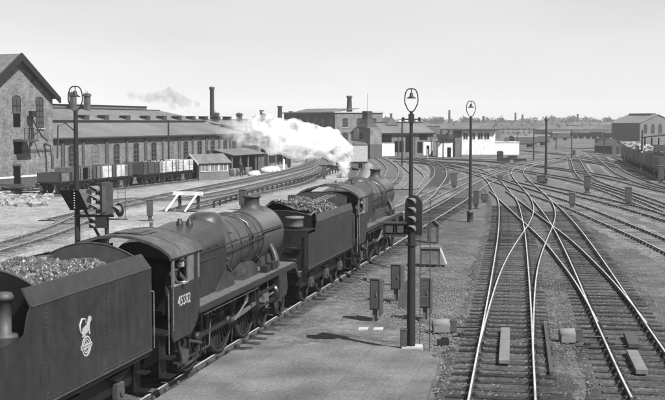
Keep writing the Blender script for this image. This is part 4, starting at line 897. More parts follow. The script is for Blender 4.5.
# posts and relay posts about the junction
def relay_post(u, v, h, wd, label, m='grey2', cap=True):
    p = G(u, v); D = p.y; root = empty('relay_post', (p.x, p.y, 0), R(random.uniform(-20, 10)), label, 'relay post', 'relay posts about the junction')
    b = MB(); b.b2(-wd/2, wd/2, -wd*.35, wd*.35, h*.25, h); b.build('case', m, root)
    b = MB(); b.b2(-wd*.3, wd*.3, -wd*.25, wd*.25, 0, h*.25); b.b2(-wd*.55, wd*.55, -wd*.4, wd*.4, 0, .08); b.build('pedestal', 'grey2', root)
    b = MB(); b.b2(-wd*.58, wd*.58, -wd*.42, wd*.42, h, h+.06); b.build('lid', 'grey', root)
    b = MB(); b.b2(-wd*.4, wd*.4, -wd*.37, -wd*.35, h*.3, h*.94); b.build('door', 'grey2', root)
for a in ((150, 221, 1.4, .42, 'pale concrete-fronted relay post behind the 45592 tender'), (243, 210, 1.5, .5, 'relay post at the end of the low post fence'),
          (324, 179, 1.3, .5, 'relay post standing in the far part of the low fence'),
          (454, 190, 1.6, .55, 'relay post left of the second hoop lamp, on open ground'), (476, 209, 1.35, .42, 'relay post just right of the second hoop lamp'),
          (484.5, 203, .75, .5, 'short relay post beside the hoop lamp'), (572, 208, 1.15, .42, 'relay post at the tip of the grey field'),
          (587, 193, 1.6, .6, 'dark relay post among the diagonal tracks, left of two'), (628, 207, 1.5, .5, 'dark relay post among the diagonal tracks, right of two'),
          (661, 184, 1.9, .6, 'relay post at the right edge beside the dark wagons'), (541, 184, .9, .9, 'squat relay box at the foot of the thin lamp pole'), (500, 181, .6, .6, 'squat relay box beside the curved rails')):
    relay_post(*a)
# white patches, sleepers lying about
b = MB()
for u, v in ((363, 331), (378, 331)):
    p = G(u, v); b = MB(); b.prism([(p.x-.16, p.y-.2), (p.x+.14, p.y-.16), (p.x+.18, p.y+.2), (p.x-.12, p.y+.17)], 'xy', .055, .085)
    tag(b.build('stone_slab', 'conc'), 'small pale slab flat on the ground, %s of the pair' % ('left' if u < 370 else 'right'), 'slab', 'pale slabs by the cabinets')

# low post and rail fence beside the yard tracks
def post_fence(pts, h, gap, label):
    W = [G(u, v) for u, v in pts]; root = empty('low_fence', tuple(W[0]), 0, label, 'fence')
    o = W[0]; line = smooth_line([Vector((p.x, p.y)) for p in W], .5, 2); n = 0; nxt = 0
    b = MB(); b.tube([(p.x-o.x, p.y-o.y, h) for p in line], .07, 6); b.build('rail', 'darkm', root)
    step = int(gap/.5)
    for i in range(0, len(line), step):
        p = line[i]; c = MB(); c.box(p.x-o.x, p.y-o.y, h/2, .14, .14, h); c.build('post', 'darkm', root); n += 1
post_fence([(214, 208), (240, 199.5), (270, 191), (300, 183), (325, 176), (340, 172)], .5, 2.0, 'low dark post and rail fence curving beside the yard tracks')
# white buffer stop
p = G(188, 210); bs = empty('buffer_stop', (p.x, p.y, 0), R(-12), 'white-painted timber buffer stop at the end of a siding', 'buffer stop')
b = MB(); b.b2(-1.15, 1.15, -.13, .13, 1.08, 1.36); b.build('beam', 'white', bs, .015)
for x in (-.72, .72):
    b = MB(); b.tube([(x, .0, 1.2), (x-.15, -2.4, .05)], .095, 4); b.build('brace', 'white', bs)
    b = MB(); b.b2(x-.1, x+.1, .14, .34, 0, 1.3); b.build('upright', 'woodd', bs)

# ------------------------------------------------------------ wagons
def wagon(pos, rz, L, body, panels, label, h=1.15, group='open wagons by the shed', load=0, name='open_wagon', W=2.2):
    root = empty(name, (pos[0], pos[1], .2), rz, label, 'wagon', group)
    b = MB(); b.b2(-L/2, L/2, -W/2, W/2, .95, 1.08); b.b2(-L/2, L/2, -.9, -.8, .7, .95); b.b2(-L/2, L/2, .8, .9, .7, .95); b.build('underframe', 'black', root)
    b = MB(); z0, z1 = 1.08, 1.08+h
    b.b2(-L/2, L/2, -W/2, -W/2+.06, z0, z1); b.b2(-L/2, L/2, W/2-.06, W/2, z0, z1); b.b2(-L/2, -L/2+.06, -W/2+.06, W/2-.06, z0, z1); b.b2(L/2-.06, L/2, -W/2+.06, W/2-.06, z0, z1); bo = b.build('body', body, root)
    for k in range(1, 4): 
        b = MB(); b.b2(-L/2, L/2, -W/2-.012, -W/2, z0+h*k/4-.012, z0+h*k/4+.012); b.build('plank_gap', 'darkm', bo)
    for x0, x1, m in panels:
        b = MB(); b.b2(L*x0, L*x1, -W/2-.03, -W/2, z0+.05, z1-.03); b.build('side_door', m, bo)
    for x in (-L/2+.03, -.75, .75, L/2-.03): b = MB(); b.b2(x-.04, x+.04, -W/2-.06, -W/2-.03, .85, z1); b.build('stanchion', 'darkm', bo)
    for x in (-L*.27, L*.27):
        for y in (-.75, .75):
            b = MB(); b.lathe([(.38, -.06), (.46, -.06), (.46, .06), (.38, .06), (.38, .02), (.1, .03), (.1, .1), (.02, .1)], (x, y, .46), 'y', 20); b.build('wheel', 'oily', root)
            b = MB(); b.b2(x-.14, x+.14, y*1.28-.08, y*1.28+.08, .35, .6); b.box(x, y*1.28, .72, .9, .08, .07); b.build('axlebox', 'oily', root)
    for x in (-L/2, L/2):
        for y in (-.85, .85): b = MB(); b.tube([(x, y, .85), (x+math.copysign(.38, x), y, .85), (x+math.copysign(.42, x), y, .85)], [.07, .07, .17], 10); b.build('buffer', 'darkm', root)
    b = MB(); b.tube([(-L*.27, -W/2-.08, .55), (0, -W/2-.08, .8), (L*.27, -W/2-.08, .5)], .03); b.build('brake_gear', 'oily', root)
    return root
SA = math.atan2(1, .328)                       # direction of the shed and its siding
def rowpos(u, off=6.8):
    # distance where column u meets the siding
    k = (u-332.5)/CF; D = 100.0
    for _ in range(60):
        p = shedline(D, off); D -= (p.x-k*p.y)/(.328-k)
    return shedline(D, off)
def between(u0, u1): a = rowpos(u0); c = rowpos(u1); return (a+c)/2, (c-a).length
for u0, u1, body, pan, lb in ((132, 150.5, 'grey2', [(-.15, .15, 'grey2')], 'dark open wagon left of the two white ones'),
                              (151, 167.5, 'palep', [(-.16, .16, 'palep')], 'white open wagon between the dark wagon and another white one'),
                              (168, 185, 'palep', [(-.16, .16, 'palep')], 'white open wagon at the hut end of the row'),
                              (104, 124, 'grey', [(-.48, .0, 'palep'), (.2, .48, 'grey2')], 'grey and white panelled wagon, right of the hoop lamp'),
                              (84, 103, 'grey', [(-.1, .45, 'palep'), (-.45, -.15, 'grey')], 'wagon with a wide white panel just right of the hoop lamp post'),
                              (64, 83, 'grey', [(-.1, .2, 'interior')], 'grey wagon with a dark doorway behind the hoop lamp post'),
                              (46, 62, 'grey2', [(-.3, .3, 'grey')], 'low grey wagon nearest the gabled brick building')):
    c, L = between(u0, u1); wagon(c, SA, L-.5, body, pan, lb, 1.15 if u0 > 50 else .8)
for k, u in enumerate((149, 155, 162)):
    c = rowpos(u); b = MB(); pts = [(c.x+math.cos(t)*.5, c.y+.2+math.sin(t)*.5*.9, 2.25+.12*math.sin(t*3)) for t in [i*math.pi/10 for i in range(21)]]; pts = [(c.x+math.cos(t)*.55*.33, c.y+math.cos(t)*.5, 2.15+.42*abs(math.sin(t))) for t in [i*math.pi/10 for i in range(11)]]
    b.tube(pts, .07, 6); tag(b.build('hoop_load', 'darkm'), ['curved iron hoop standing up over the dark wagon end', 'curved iron hoop over the first white wagon, left part', 'curved iron hoop over the first white wagon, right part'][k], 'hoop', 'iron hoops in the wagons')

# ------------------------------------------------------------ buildings
def win(parent, x0, x1, z0, z1, y=0, arch=0, frame='grey', sill=True, bars=2, pane='pane', d=.05):
    """a window on the face looking towards local -y"""
    xs = (x0+x1)/2; hw = (x1-x0)/2
    top = [(xs+hw*math.cos(R(a)), z1+arch*math.sin(R(a))) for a in range(0, 181, 30)] if arch else [(x1, z1), (x0, z1)]
    b = MB(); b.prism([(x0, z0), (x1, z0)]+top, 'xz', y-d*.3, y+.02); w_ = b.build('window', pane, parent)
    b = MB(); f = .05
    b.b2(x0-.02, x0+f, y-d, y-d*.2, z0, z1); b.b2(x1-f, x1+.02, y-d, y-d*.2, z0, z1); b.b2(x0+f, x1-f, y-d, y-d*.2, z0, z0+f)
    for k in range(1, bars+1): b.b2(x0+f, x1-f, y-d, y-d*.2, z0+(z1-z0)*k/(bars+1)-.02, z0+(z1-z0)*k/(bars+1)+.02)
    if x1-x0 > .7: b.b2(xs-.02, xs+.02, y-d*.9, y-d*.15, z0+f, z1)
    b.build('frame', frame, w_)
    if sill: b = MB(); b.b2(x0-.1, x1+.1, y-.12, y, z0-.12, z0-.003); b.build('sill', 'conc', w_)
    if arch: b = MB(); b.tube([(p[0], y-.01, p[1]) for p in top], .07, 4); b.build('arch', 'brickd', w_)
    return w_
def facade(u0, D0, u1, D1, label, cat, name='building', group=None):
    a = Vector((XD(u0, D0), D0, 0)); c = Vector((XD(u1, D1), D1, 0)); d = c-a
    return empty(name, tuple(a), math.atan2(d.y, d.x), label, cat, group), d.length
def slab_roof(p, m, parent, name='roof', t=.12):
    """p: 4 corner points of a roof plane"""
    b = MB(); q = [Vector(x) for x in p]; n = (q[1]-q[0]).cross(q[2]-q[0]).normalized()
    if n.z < 0: n = -n
    b.add(q+[x-n*t for x in q], [(0, 1, 2, 3), (7, 6, 5, 4), (0, 4, 5, 1), (1, 5, 6, 2), (2, 6, 7, 3), (3, 7, 4, 0)]); return b.build(name, m, parent)
def chimney(parent, x, y, z0, z1, w_, m='brickd', name='chimney', pots=0, rnd=False):
    b = MB()
    if rnd: b.lathe([(w_*.6, z0), (w_*.45, z1-.5), (w_*.6, z1-.4), (w_*.6, z1-.1), (w_*.5, z1)], (x, y, 0), 'z', 14)
    else: b.b2(x-w_/2, x+w_/2, y-w_*.35, y+w_*.35, z0, z1); b.b2(x-w_*.6, x+w_*.6, y-w_*.45, y+w_*.45, z1-.35, z1-.12)
    o = b.build(name, m, parent)
    for k in range(pots): b = MB(); b.lathe([(.09, z1), (.11, z1+.35), (.07, z1+.36)], (x+(k-(pots-1)/2)*.35, y, 0), 'z', 10); b.build('chimney_pot', 'conc', o)
    return o
# gabled brick building on the left
def along(o, u, y=0):      # local x on a wall in the shed's direction, where column u meets it
    k = (u-332.5)/CF; c, s_ = math.cos(SA), math.sin(SA); ox, oy = o.x-s_*y, o.y+c*y; return (k*oy-ox)/(c-k*s_)
GO = shedline(104, .5)
def gx(u): return along(GO, u)
def gz(u, v): return ZD(v, GO.y+gx(u)*math.sin(SA))
g = empty('brick_building', tuple(GO), SA, 'tall gabled brick building at the left edge with a hoist platform', 'building')
xa = gx(19); xr = gx(53.5); hw = xr-xa; az = gz(19, 57); ez = gz(55, 97)
b = MB(); b.prism([(xa-hw, 0), (xr, 0), (xr, ez), (xa, az), (xa-hw, ez)], 'xz', 0, 16); b.build('wall', 'bricko', g)
for s in (-1, 1): slab_roof([(xa, -.5, az+.25), (xa+s*(hw+.5), -.5, ez-.1), (xa+s*(hw+.5), 16, ez-.1), (xa, 16, az+.25)], 'slate', g)
for s in (-1, 1):
    q = [(xa, az+.32), (xa+s*(hw+.6), ez-.08), (xa+s*(hw+.6), ez-.62), (xa, az-.4)]
    b = MB(); b.prism(q, 'xz', -.6, -.42); b.build('bargeboard', 'darkm', g)
def gwin(u0, u1, v0, v1, **k): return win(g, gx(u0), gx(u1), gz(u0, v1), gz(u0, v0), -.0, **k)
gwin(13.4, 21.4, 98, 113, arch=.25, frame='darkm', sill=False, bars=1, pane='grey2')
gwin(36.8, 43.8, 99.5, 128, arch=.25, frame='darkm', bars=4, pane='grey2')
for (u0, u1, v0, v1) in ((14, 21, 113.5, 127), (14, 22, 141, 154), (13, 20, 166, 186)):
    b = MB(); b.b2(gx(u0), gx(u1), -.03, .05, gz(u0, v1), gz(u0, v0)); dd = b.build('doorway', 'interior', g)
    b = MB(); b.b2(gx(u0)-.1, gx(u1)+.1, -.08, -.0, gz(u0, v0), gz(u0, v0)+.2); b.build('lintel', 'brickd', dd)
b = MB(); b.b2(gx(13), gx(27), -1.3, 0, gz(20, 141.5), gz(20, 139.5)); hp = b.build('hoist_platform', 'woodd', g)
b = MB()
for u in (13.2, 17.8, 22.4, 26.8): b.tube([(gx(u), -1.25, gz(20, 140)), (gx(u), -1.25, gz(20, 128))], .035, 6)
for v in (128, 133): b.tube([(gx(13.2), -1.25, gz(20, v)), (gx(26.8), -1.25, gz(20, v))], .03, 6)
b.build('railing', 'darkm', hp)
b = MB(); b.tube([(gx(29), -.3, gz(29, 146)), (gx(29), -.5, gz(29, 114))], .09, 6); b.tube([(gx(29), -.4, gz(29, 118)), (gx(34), -.9, gz(34, 136)), (gx(37), -1.2, gz(37, 141))], .07, 6); b.tube([(gx(29), -.4, gz(29, 138)), (gx(33), -.9, gz(33, 128))], .05, 6); b.box(gx(29), -.5, gz(29, 114), .8, .35, .55); b.build('jib', 'darkm', g)
b = MB(); b.b2(gx(22), xr, -.05, -.0, gz(30, 152), gz(30, 149.5)); b.build('string_course', 'brickd', g)
for x0, x1 in ((xa-hw, gx(13)-.05), (gx(20)+.05, xr)):
    b = MB(); b.b2(x0, x1, -.08, 0, 0, gz(25, 177)); pl0 = b.build('plinth', 'brickd', g); b = MB(); b.b2(x0, x1, -.12, 0, gz(25, 177), gz(25, 175.3)); b.build('plinth_cap', 'render', pl0)
chimney(g, gx(53.5), 1.5, 8, gz(54, 93), 1.3, 'brickd')
# long shed: local x runs away along its wall, local y points back
S0 = 109.3
sh = empty('long_shed', tuple(shedline(S0, 0)), SA, 'long low brick workshop with two-step slate roof and a row of arched windows', 'workshop')
SL = 48.0
b = MB(); b.b2(0, SL, 0, 12, 0, 5.0); b.b2(0, SL-3, 5.2, 12, 5.0, 6.6); b.build('wall', 'brick', sh)
slab_roof([(-.2, -.35, 4.95), (SL+.3, -.35, 4.95), (SL-1.5, 4.9, 6.5), (-.2, 4.9, 6.5)], 'felt', sh)
slab_roof([(-.2, 4.7, 6.72), (SL-1.6, 4.7, 6.72), (SL-6, 9.5, 8.05), (-.2, 9.5, 8.05)], 'slate', sh, 'upper_roof')
slab_roof([(SL-1.6, 4.7, 6.7), (SL-1.6, 12, 6.7), (SL-5.8, 12, 8.0), (SL-6, 9.5, 8.0)], 'slated', sh, 'hip')
b = MB(); b.b2(-.2, SL-1.5, 4.62, 4.72, 6.5, 6.7); b.b2(-.2, SL-6, 9.42, 9.6, 8.0, 8.16); b.build('ridge_flashing', 'darkm', sh)
b = MB(); b.b2(-.2, SL-9, 9.9, 11.5, 7.9, 8.45); lt = b.build('roof_lantern', 'slate', sh); b = MB(); b.b2(-.2, SL-9, 9.85, 11.6, 8.45, 8.6); b.build('lantern_cap', 'darkm', lt)
b = MB(); b.b2(-.1, SL+.2, -.42, -.02, 4.72, 4.86); b.build('gutter', 'darkm', sh)
def xs_of(u, y=0): # local x on the wall plane seen at column u
    k = (u-332.5)/CF; o = shedline(S0, 0); c, s_ = math.cos(SA), math.sin(SA); o = Vector((o.x-s_*y, o.y+c*y, 0)); return (k*o.y-o.x)/(c-k*s_)
for u in (71.6, 95, 116.4, 136, 153.6, 171, 185.6, 199.4, 212.6, 225, 234):
    x = xs_of(u); win(sh, x-.65, x+.65, 1.9, 3.85, -.02, .32, 'grey', True, 3, 'pane' if random.random() < .25 else 'glass')
for u in (62, 83, 106, 126.5, 145, 162.5, 178.5, 192.5, 206, 219, 230):
    x = xs_of(u); b = MB(); b.b2(x-.2, x+.2, -.14, 0, 0, 4.72); pl_ = b.build('pilaster', 'brickd', sh)
for u in (62, 106, 145, 178.5, 206): x = xs_of(u); b = MB(); b.tube([(x+.3, -.1, 4.7), (x+.3, -.1, .1)], .06, 6); b.build('drainpipe', 'darkm', sh)
for u in (86, 106, 127.5, 147.5, 164, 179, 193, 205.5, 218, 229):
    x = xs_of(u, 5); b = MB(); b.b2(x-.45, x+.45, 4.75, 5.8, 6.75, 7.25); dm = b.build('roof_vent', 'slated', sh); b = MB(); b.b2(x-.55, x+.55, 4.7, 5.9, 7.25, 7.31); b.build('vent_cap', 'grey', dm)
for u, v, w_ in ((74, 92.5, 1.3), (88, 93.5, 1.2)):
    x = xs_of(u, 9); c = shedline(S0, 0); D = c.y+x*math.sin(SA)+9*math.cos(SA); chimney(sh, x, 9, 7.5, ZD(v, D), .75, 'brickd', pots=2)
x = xs_of(212.5, 14); D = shedline(S0, 0).y+x*math.sin(SA)+14*math.cos(SA)
ch = empty('factory_chimney', (XD(212.5, D), D, 0), 0, 'slim factory chimney rising behind the long workshop roof', 'chimney', 'factory chimneys')
chimney(ch, 0, 0, 0, ZD(87, D), .75, 'brickd', 'stack', 0, True)
# further workshop beyond, mostly behind the steam
s2 = empty('workshop', tuple(shedline(162, -.5)), SA, 'further brick workshop half hidden by steam', 'workshop')
b = MB(); b.b2(0, 40, 0, 12, 0, 4.6); b.b2(0, 40, 5, 12, 4.6, 5.9); b.build('wall', 'brick', s2)
slab_roof([(-.2, -.3, 4.5), (40.2, -.3, 4.5), (40.2, 5, 5.7), (-.2, 5, 5.7)], 'slated', s2); slab_roof([(-.2, 4.9, 5.9), (40.2, 4.9, 5.9), (40.2, 10, 7.0), (-.2, 10, 7.0)], 'slate', s2, 'upper_roof')
for k in range(9): x = 2+k*4.2; win(s2, x-.55, x+.55, 2, 4, -.02, .28, 'grey', True, 3); b = MB(); b.b2(x+1.9, x+2.3, -.12, 0, 0, 4.4); b.build('pilaster', 'brickd', s2)
for k in (3, 12, 22): chimney(s2, k, 8, 6, 7.9, .9, 'brickd', pots=2)
# hut
hp_ = rowpos(183, 5.3)
h = empty('gabled_hut', (G(182.5, 179.5).x+1.15, G(182.5, 179.5).y-1.0, 0), R(-50), 'small pale gabled hut with a dark doorway at the end of the white wagons', 'hut')
W_, L_ = 3.0, 4.1
b = MB(); b.prism([(-W_/2, 0), (W_/2, 0), (W_/2, 1.95), (0, 2.75), (-W_/2, 1.95)], 'yz', 0, L_); b.v = [Vector((p.y, p.x, p.z)) for p in b.v]
b.build('wall', 'grey', h)
for s in (-1, 1): slab_roof([(0, -.25, 2.9), (s*(W_/2+.25), -.25, 1.9), (s*(W_/2+.25), L_+.25, 1.9), (0, L_+.25, 2.9)], 'slate', h, t=.06)
b = MB()
for s in (-1, 1): b.add([(0, -.3, 2.92), (s*(W_/2+.3), -.3, 1.9), (s*(W_/2+.3), -.3, 1.72), (0, -.3, 2.7), (0, -.24, 2.92), (s*(W_/2+.3), -.24, 1.9), (s*(W_/2+.3), -.24, 1.72), (0, -.24, 2.7)], [(0, 1, 2, 3), (4, 7, 6, 5), (0, 4, 5, 1), (1, 5, 6, 2), (2, 6, 7, 3), (3, 7, 4, 0)])
b.build('bargeboard', 'white', h)
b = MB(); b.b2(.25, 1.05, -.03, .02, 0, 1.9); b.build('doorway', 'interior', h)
win(h, -1.05, .0, .95, 1.8, 0, 0, 'white', False, 1, 'glass')
b = MB(); b.b2(-W_/2, .2, -.02, .01, 1.95, 2.2); b.b2(-.3, .3, -.02, .01, 2.2, 2.5); b.build('gable_panel', 'white', h)
hs = bpy.data.objects.new('side_wall', None); COL.objects.link(hs); hs.parent = h; hs.location = (W_/2, 0, 0); hs.rotation_euler = (0, 0, R(90))
for x in (.25, 1.5, 2.75): win(hs, x, x+1.1, .95, 1.75, 0, 0, 'white', False, 0, 'pane')
chimney(h, -.3, 2.5, 2.3, 3.3, .25, 'darkm', 'stove_pipe', 0, True)
# open lean-to sheds
def leanto(u0, D0, u1, D1, z1, dp, label, lb):
    r_, L = facade(u0, D0, u1, D1, label, 'open shed', 'open_shed', 'open-fronted sheds')
    slab_roof([(-.2, -.4, z1), (L+.2, -.4, z1), (L+.2, dp, z1+.7), (-.2, dp, z1+.7)], 'slate', r_, t=.08)
    b = MB(); b.b2(0, L, dp-.1, dp, 0, z1+.55); b.b2(0, .1, 0, dp-.1, 0, z1+.1); b.b2(L-.1, L, 0, dp-.1, 0, z1+.1); b.build('wall', 'woodd', r_)
    n = max(2, int(L/2.4))
    for k in range(n+1): b = MB(); b.b2(L*k/n-.08, L*k/n+.08, -.1, .06, 0, z1-.1); b.build('post', 'wood', r_)
    b = MB(); b.b2(L*.82, L, -.06, .0, 0, z1-.1); b.build('end_board', lb, r_)
leanto(232, 141, 263, 150, 2.3, 2.6, 'open-fronted shed with barrels and a man, right of the gabled hut', 'brickd')
leanto(268, 163, 290, 172, 2.3, 2.6, 'open-fronted shed under the steam with pale bundles in front', 'woodd')
for k, (u, v) in enumerate(((231, 176.5), (234, 176.2), (237.5, 176), (247, 175), (250, 174.5))):
    p = G(u, v); b = MB(); b.lathe([(.24, 0), (.3, .3), (.31, .5), (.29, .75), (.24, .95), (.02, .94)], (p.x, p.y, 0), 'z', 14)
    tag(b.build('barrel', 'wood' if k % 2 else 'grey2'), ['leftmost barrel in front of the open shed', 'second barrel from the left at the open shed', 'third barrel, just left of the standing man', 'barrel right of the standing man', 'rightmost barrel at the open shed'][k], 'barrel', 'barrels at the open shed')
p = G(241.5, 177); person((p.x, p.y, 0), R(160), {}, 'man in dark clothes standing among the barrels at the open shed')
for k, (u, v, s_) in enumerate(((253, 176, .5), (256, 175.6, .45), (266, 172.5, .6), (270, 172, .65), (275, 171.6, .6))):
    p = G(u, v); bm = bmesh.new(); bmesh.ops.create_icosphere(bm, subdivisions=3, radius=s_)
    for q in bm.verts: q.co = Vector((q.co.x*1.2, q.co.y*.8, max(q.co.z*.9, -.2)+.2))+Vector((math.sin(q.co.y*9), 0, math.sin(q.co.x*8)))*.05
    me = bpy.data.meshes.new('canvas_bundle'); bm.to_mesh(me); bm.free(); me.materials.append(M['palep']); o = bpy.data.objects.new('canvas_bundle', me); COL.objects.link(o); o.location = (p.x, p.y, 0)
    for f in me.polygons: f.use_smooth = True
    tag(o, ['pale bundle on the ground by the barrels, left of two', 'pale bundle on the ground by the barrels, right of two', 'leftmost of three pale bundles before the farther open shed', 'middle one of three pale bundles before the farther open shed', 'rightmost of three pale bundles before the farther open shed'][k], 'bundle', 'pale canvas bundles')
p = G(284, 169.5); b = MB(); b.b2(p.x-.14, p.x+.14, p.y-.1, p.y+.1, 0, 1.25); b.lathe([(.14, 1.25), (.13, 1.35), (.02, 1.45)], (p.x, p.y, 0), 'z', 12); tag(b.build('marker_post', 'white'), 'white-painted marker post by the curving yard track', 'post')
p = G(289, 168); b = MB(); b.b2(p.x-.25, p.x+.25, p.y-.15, p.y+.15, .2, 1.3); b.b2(p.x-.1, p.x+.1, p.y-.1, p.y+.1, 0, .2); tag(b.build('ground_frame', 'darkm'), 'dark box beside the white marker post', 'cabinet')
# water column between the gabled building and the wagons
p = G(39, 189); wc = empty('water_column', (p.x, p.y, 0), 0, 'pale domed water column at the corner of the gabled building', 'water column')
b = MB(); b.lathe([(.55, 0), (.5, .5), (.42, 2.4), (.4, 3.4), (.55, 3.5), (.62, 3.9), (.6, 4.4), (.4, 4.9), (.15, 5.15), (.02, 5.2)], (0, 0, 0), 'z', 20); b.build('column', 'grey', wc)
b = MB(); b.tube([(0, -.1, 4.1), (.9, -.6, 4.4), (1.5, -.9, 4.2), (1.6, -1, 3.0), (1.6, -1, 2.0)], .14, 8); b.build('delivery_arm', 'grey2', wc)
b = MB(); b.lathe([(.3, 4.0), (.33, 4.05), (.33, 4.6), (.05, 4.7)], (-.6, -.6, -.9), 'z', 12); b.build('lamp', 'darkm', wc)
# rubble heap and sheet in front of the gabled building
b = MB()
for k in range(420):
    u = random.uniform(-6, 50); v = random.uniform(190, 206)+(u/60); p = G(u, v); r = random.choice((.12, .2, .3, .45))*random.uniform(.6, 1.2)
    a = random.random()*3; b.box(p.x, p.y, r*.3, r*1.6, r, r*random.uniform(.5, 1.1), a, rx=random.uniform(-.4, .4))
tag(b.build('rubble', 'rubble'), 'heap of rubble and old timber before the brick building', None, None, 'stuff')
a = G(2, 192.5); c = G(40, 190.5); b = MB(); n = 10; vs = []
for i in range(n+1):
    for j in range(4):
        t = i/n; q = a+(c-a)*t; vs.append((q.x, q.y+j*1.0, .45+.25*math.sin(i*1.3+j)+(.25 if 0 < j < 3 else -.2)))
b.add(vs, [(i*4+j, (i+1)*4+j, (i+1)*4+j+1, i*4+j+1) for i in range(n) for j in range(3)], sm=True); tag(b.build('tarpaulin', 'conc'), 'pale sheet spread over stacked material by the brick building', 'sheet')
b = MB(); p = G(12, 196.5)
for k in range(7): b.box(p.x+random.uniform(-.6, 1.4), p.y+random.uniform(-.5, .5), .3+.12*k, 3.0, .2, .16, random.uniform(-.35, .1), ry=random.uniform(-.1, .25))
tag(b.build('timber_pile', 'woodd'), 'pile of dark old timbers on the rubble heap', 'timber pile')

# middle distance
r_, L = facade(284, 262, 335, 240, 'large brick warehouse behind the steam, its long side coloured dark for shade', 'warehouse', 'warehouse')
tz = 8.5
b = MB(); b.b2(0, L, 0, 12, 0, tz); b.build('wall', 'brickd', r_)  # darker brick puts the long side's shade into its colour
b = MB(); b.b2(-.3, L+.3, -.3, 12.3, tz, tz+.25); b.build('parapet', 'conc', r_)
slab_roof([(-.2, 2, tz+.2), (L*.6, 2, tz+.2), (L*.6, 6, tz+1.1), (-.2, 6, tz+1.1)], 'slate', r_); slab_roof([(L*.6, -.1, tz+.25), (L+.2, -.1, tz+.25), (L+.2, 6, tz+1.0), (L*.6, 6, tz+1.0)], 'felt', r_, 'low_roof')
for k in range(7):
    for z in (2.2, 5.4): win(r_, 1+k*3.6, 2.1+k*3.6, z, z+1.8, 0, .2, 'grey2', True, 2, 'glass')
chimney(r_, L-.8, 4, tz, 12.2, 1.1, 'brickd', 'chimney_stack', 0, True)
rs_ = bpy.data.objects.new('end_wall', None); COL.objects.link(rs_); rs_.parent = r_; rs_.location = (L+.01, 0, 0); rs_.rotation_euler = (0, 0, R(90))
b = MB(); b.b2(0, 12, -.03, 0, 0, tz-.01); b.build('sunlit_facing', 'brick', rs_)  # paler brick over the end wall stands for sunlight on it
for k in range(3):
    for z in (2.2, 5.3): win(rs_, 1.8+k*3.6, 3.2+k*3.6, z, z+1.8, -.03, .25, 'grey', True, 2, 'glass')
# tower
r_, L = facade(353.5, 197, 370, 194, 'dark square tower with pyramid roof and a flared top', 'tower', 'tower')
b = MB(); b.b2(0, L, 0, 2.9, 0, ZD(128, 195)); b.build('wall', 'brick', r_); b = MB(); b.b2(-.05, L+.05, -.05, 2.95, 0, 2.6); b.build('dark_base', 'brickd', r_)
z0 = ZD(127.5, 195); cx = L*.48; b = MB()
b.rings([[Vector((cx+a*h_, 1.45+c*h_*.95, z)) for a, c in ((-1, -1), (1, -1), (1, 1), (-1, 1))] for h_, z in ((1.5, z0), (1.05, ZD(124, 195)), (.72, ZD(119.5, 195)), (.6, ZD(115, 195)), (.68, ZD(112, 195)), (.6, ZD(111, 195)))], sm=False); b.build('roof', 'slated', r_)
b = MB(); b.tube([(cx, 1.45, 8.2), (cx, 1.45, 11.5)], .03); b.build('flagpole', 'grey2', r_)
b = MB(); b.b2(.1, 1.3, -.06, 0, ZD(139.5, 195), ZD(128.5, 195)); b.build('pale_panel', 'conc', r_); win(r_, 1.6, 2.5, 3.4, 4.6, 0, 0, 'grey', True, 1, 'glass')
# long low shed with dark openings
r_, L = facade(374, 208, 433, 214, 'long low pale shed with dark openings in the middle distance', 'shed', 'goods_shed')
def lx(u): return L*(u-374)/59
b = MB(); b.b2(0, L, 0, 9, 0, 4.4); b.build('wall', 'grey', r_)
slab_roof([(-.3, -.4, 4.35), (L+.3, -.4, 4.35), (L+.3, 4.5, 6.35), (-.3, 4.5, 6.35)], 'felt', r_); slab_roof([(-.3, 9.2, 4.35), (L+.3, 9.2, 4.35), (L+.3, 4.5, 6.35), (-.3, 4.5, 6.35)], 'felt', r_)
b = MB(); b.b2(-.3, L+.3, 4.3, 4.7, 6.35, 6.5); b.build('ridge', 'darkm', r_); b = MB(); b.b2(-.3, L+.3, -.5, -.35, 4.2, 4.45); b.build('gutter', 'darkm', r_)
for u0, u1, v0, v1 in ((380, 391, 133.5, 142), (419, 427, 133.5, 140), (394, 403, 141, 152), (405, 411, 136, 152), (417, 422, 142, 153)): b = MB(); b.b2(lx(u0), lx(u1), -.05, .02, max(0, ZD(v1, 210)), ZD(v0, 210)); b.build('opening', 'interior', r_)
for u0, u1, v0, v1 in ((379, 394, 143.5, 152), (423, 432, 142.5, 154)): b = MB(); b.b2(lx(u0), lx(u1), -.06, .0, 0.1, ZD(v0, 210)); b.build('pale_boarding', 'render', r_)
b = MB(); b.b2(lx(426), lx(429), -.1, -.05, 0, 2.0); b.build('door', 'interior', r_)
b = MB(); b.prism([(lx(394), 5.9), (lx(400), 7.4), (lx(406), 5.9)], 'xz', 3, 6); b.build('dormer', 'felt', r_)
for u in (376, 398, 414, 431): x = lx(u); b = MB(); b.b2(x-.12, x+.12, -.12, 0, 0, 4.2); b.build('pilaster', 'brickd', r_)
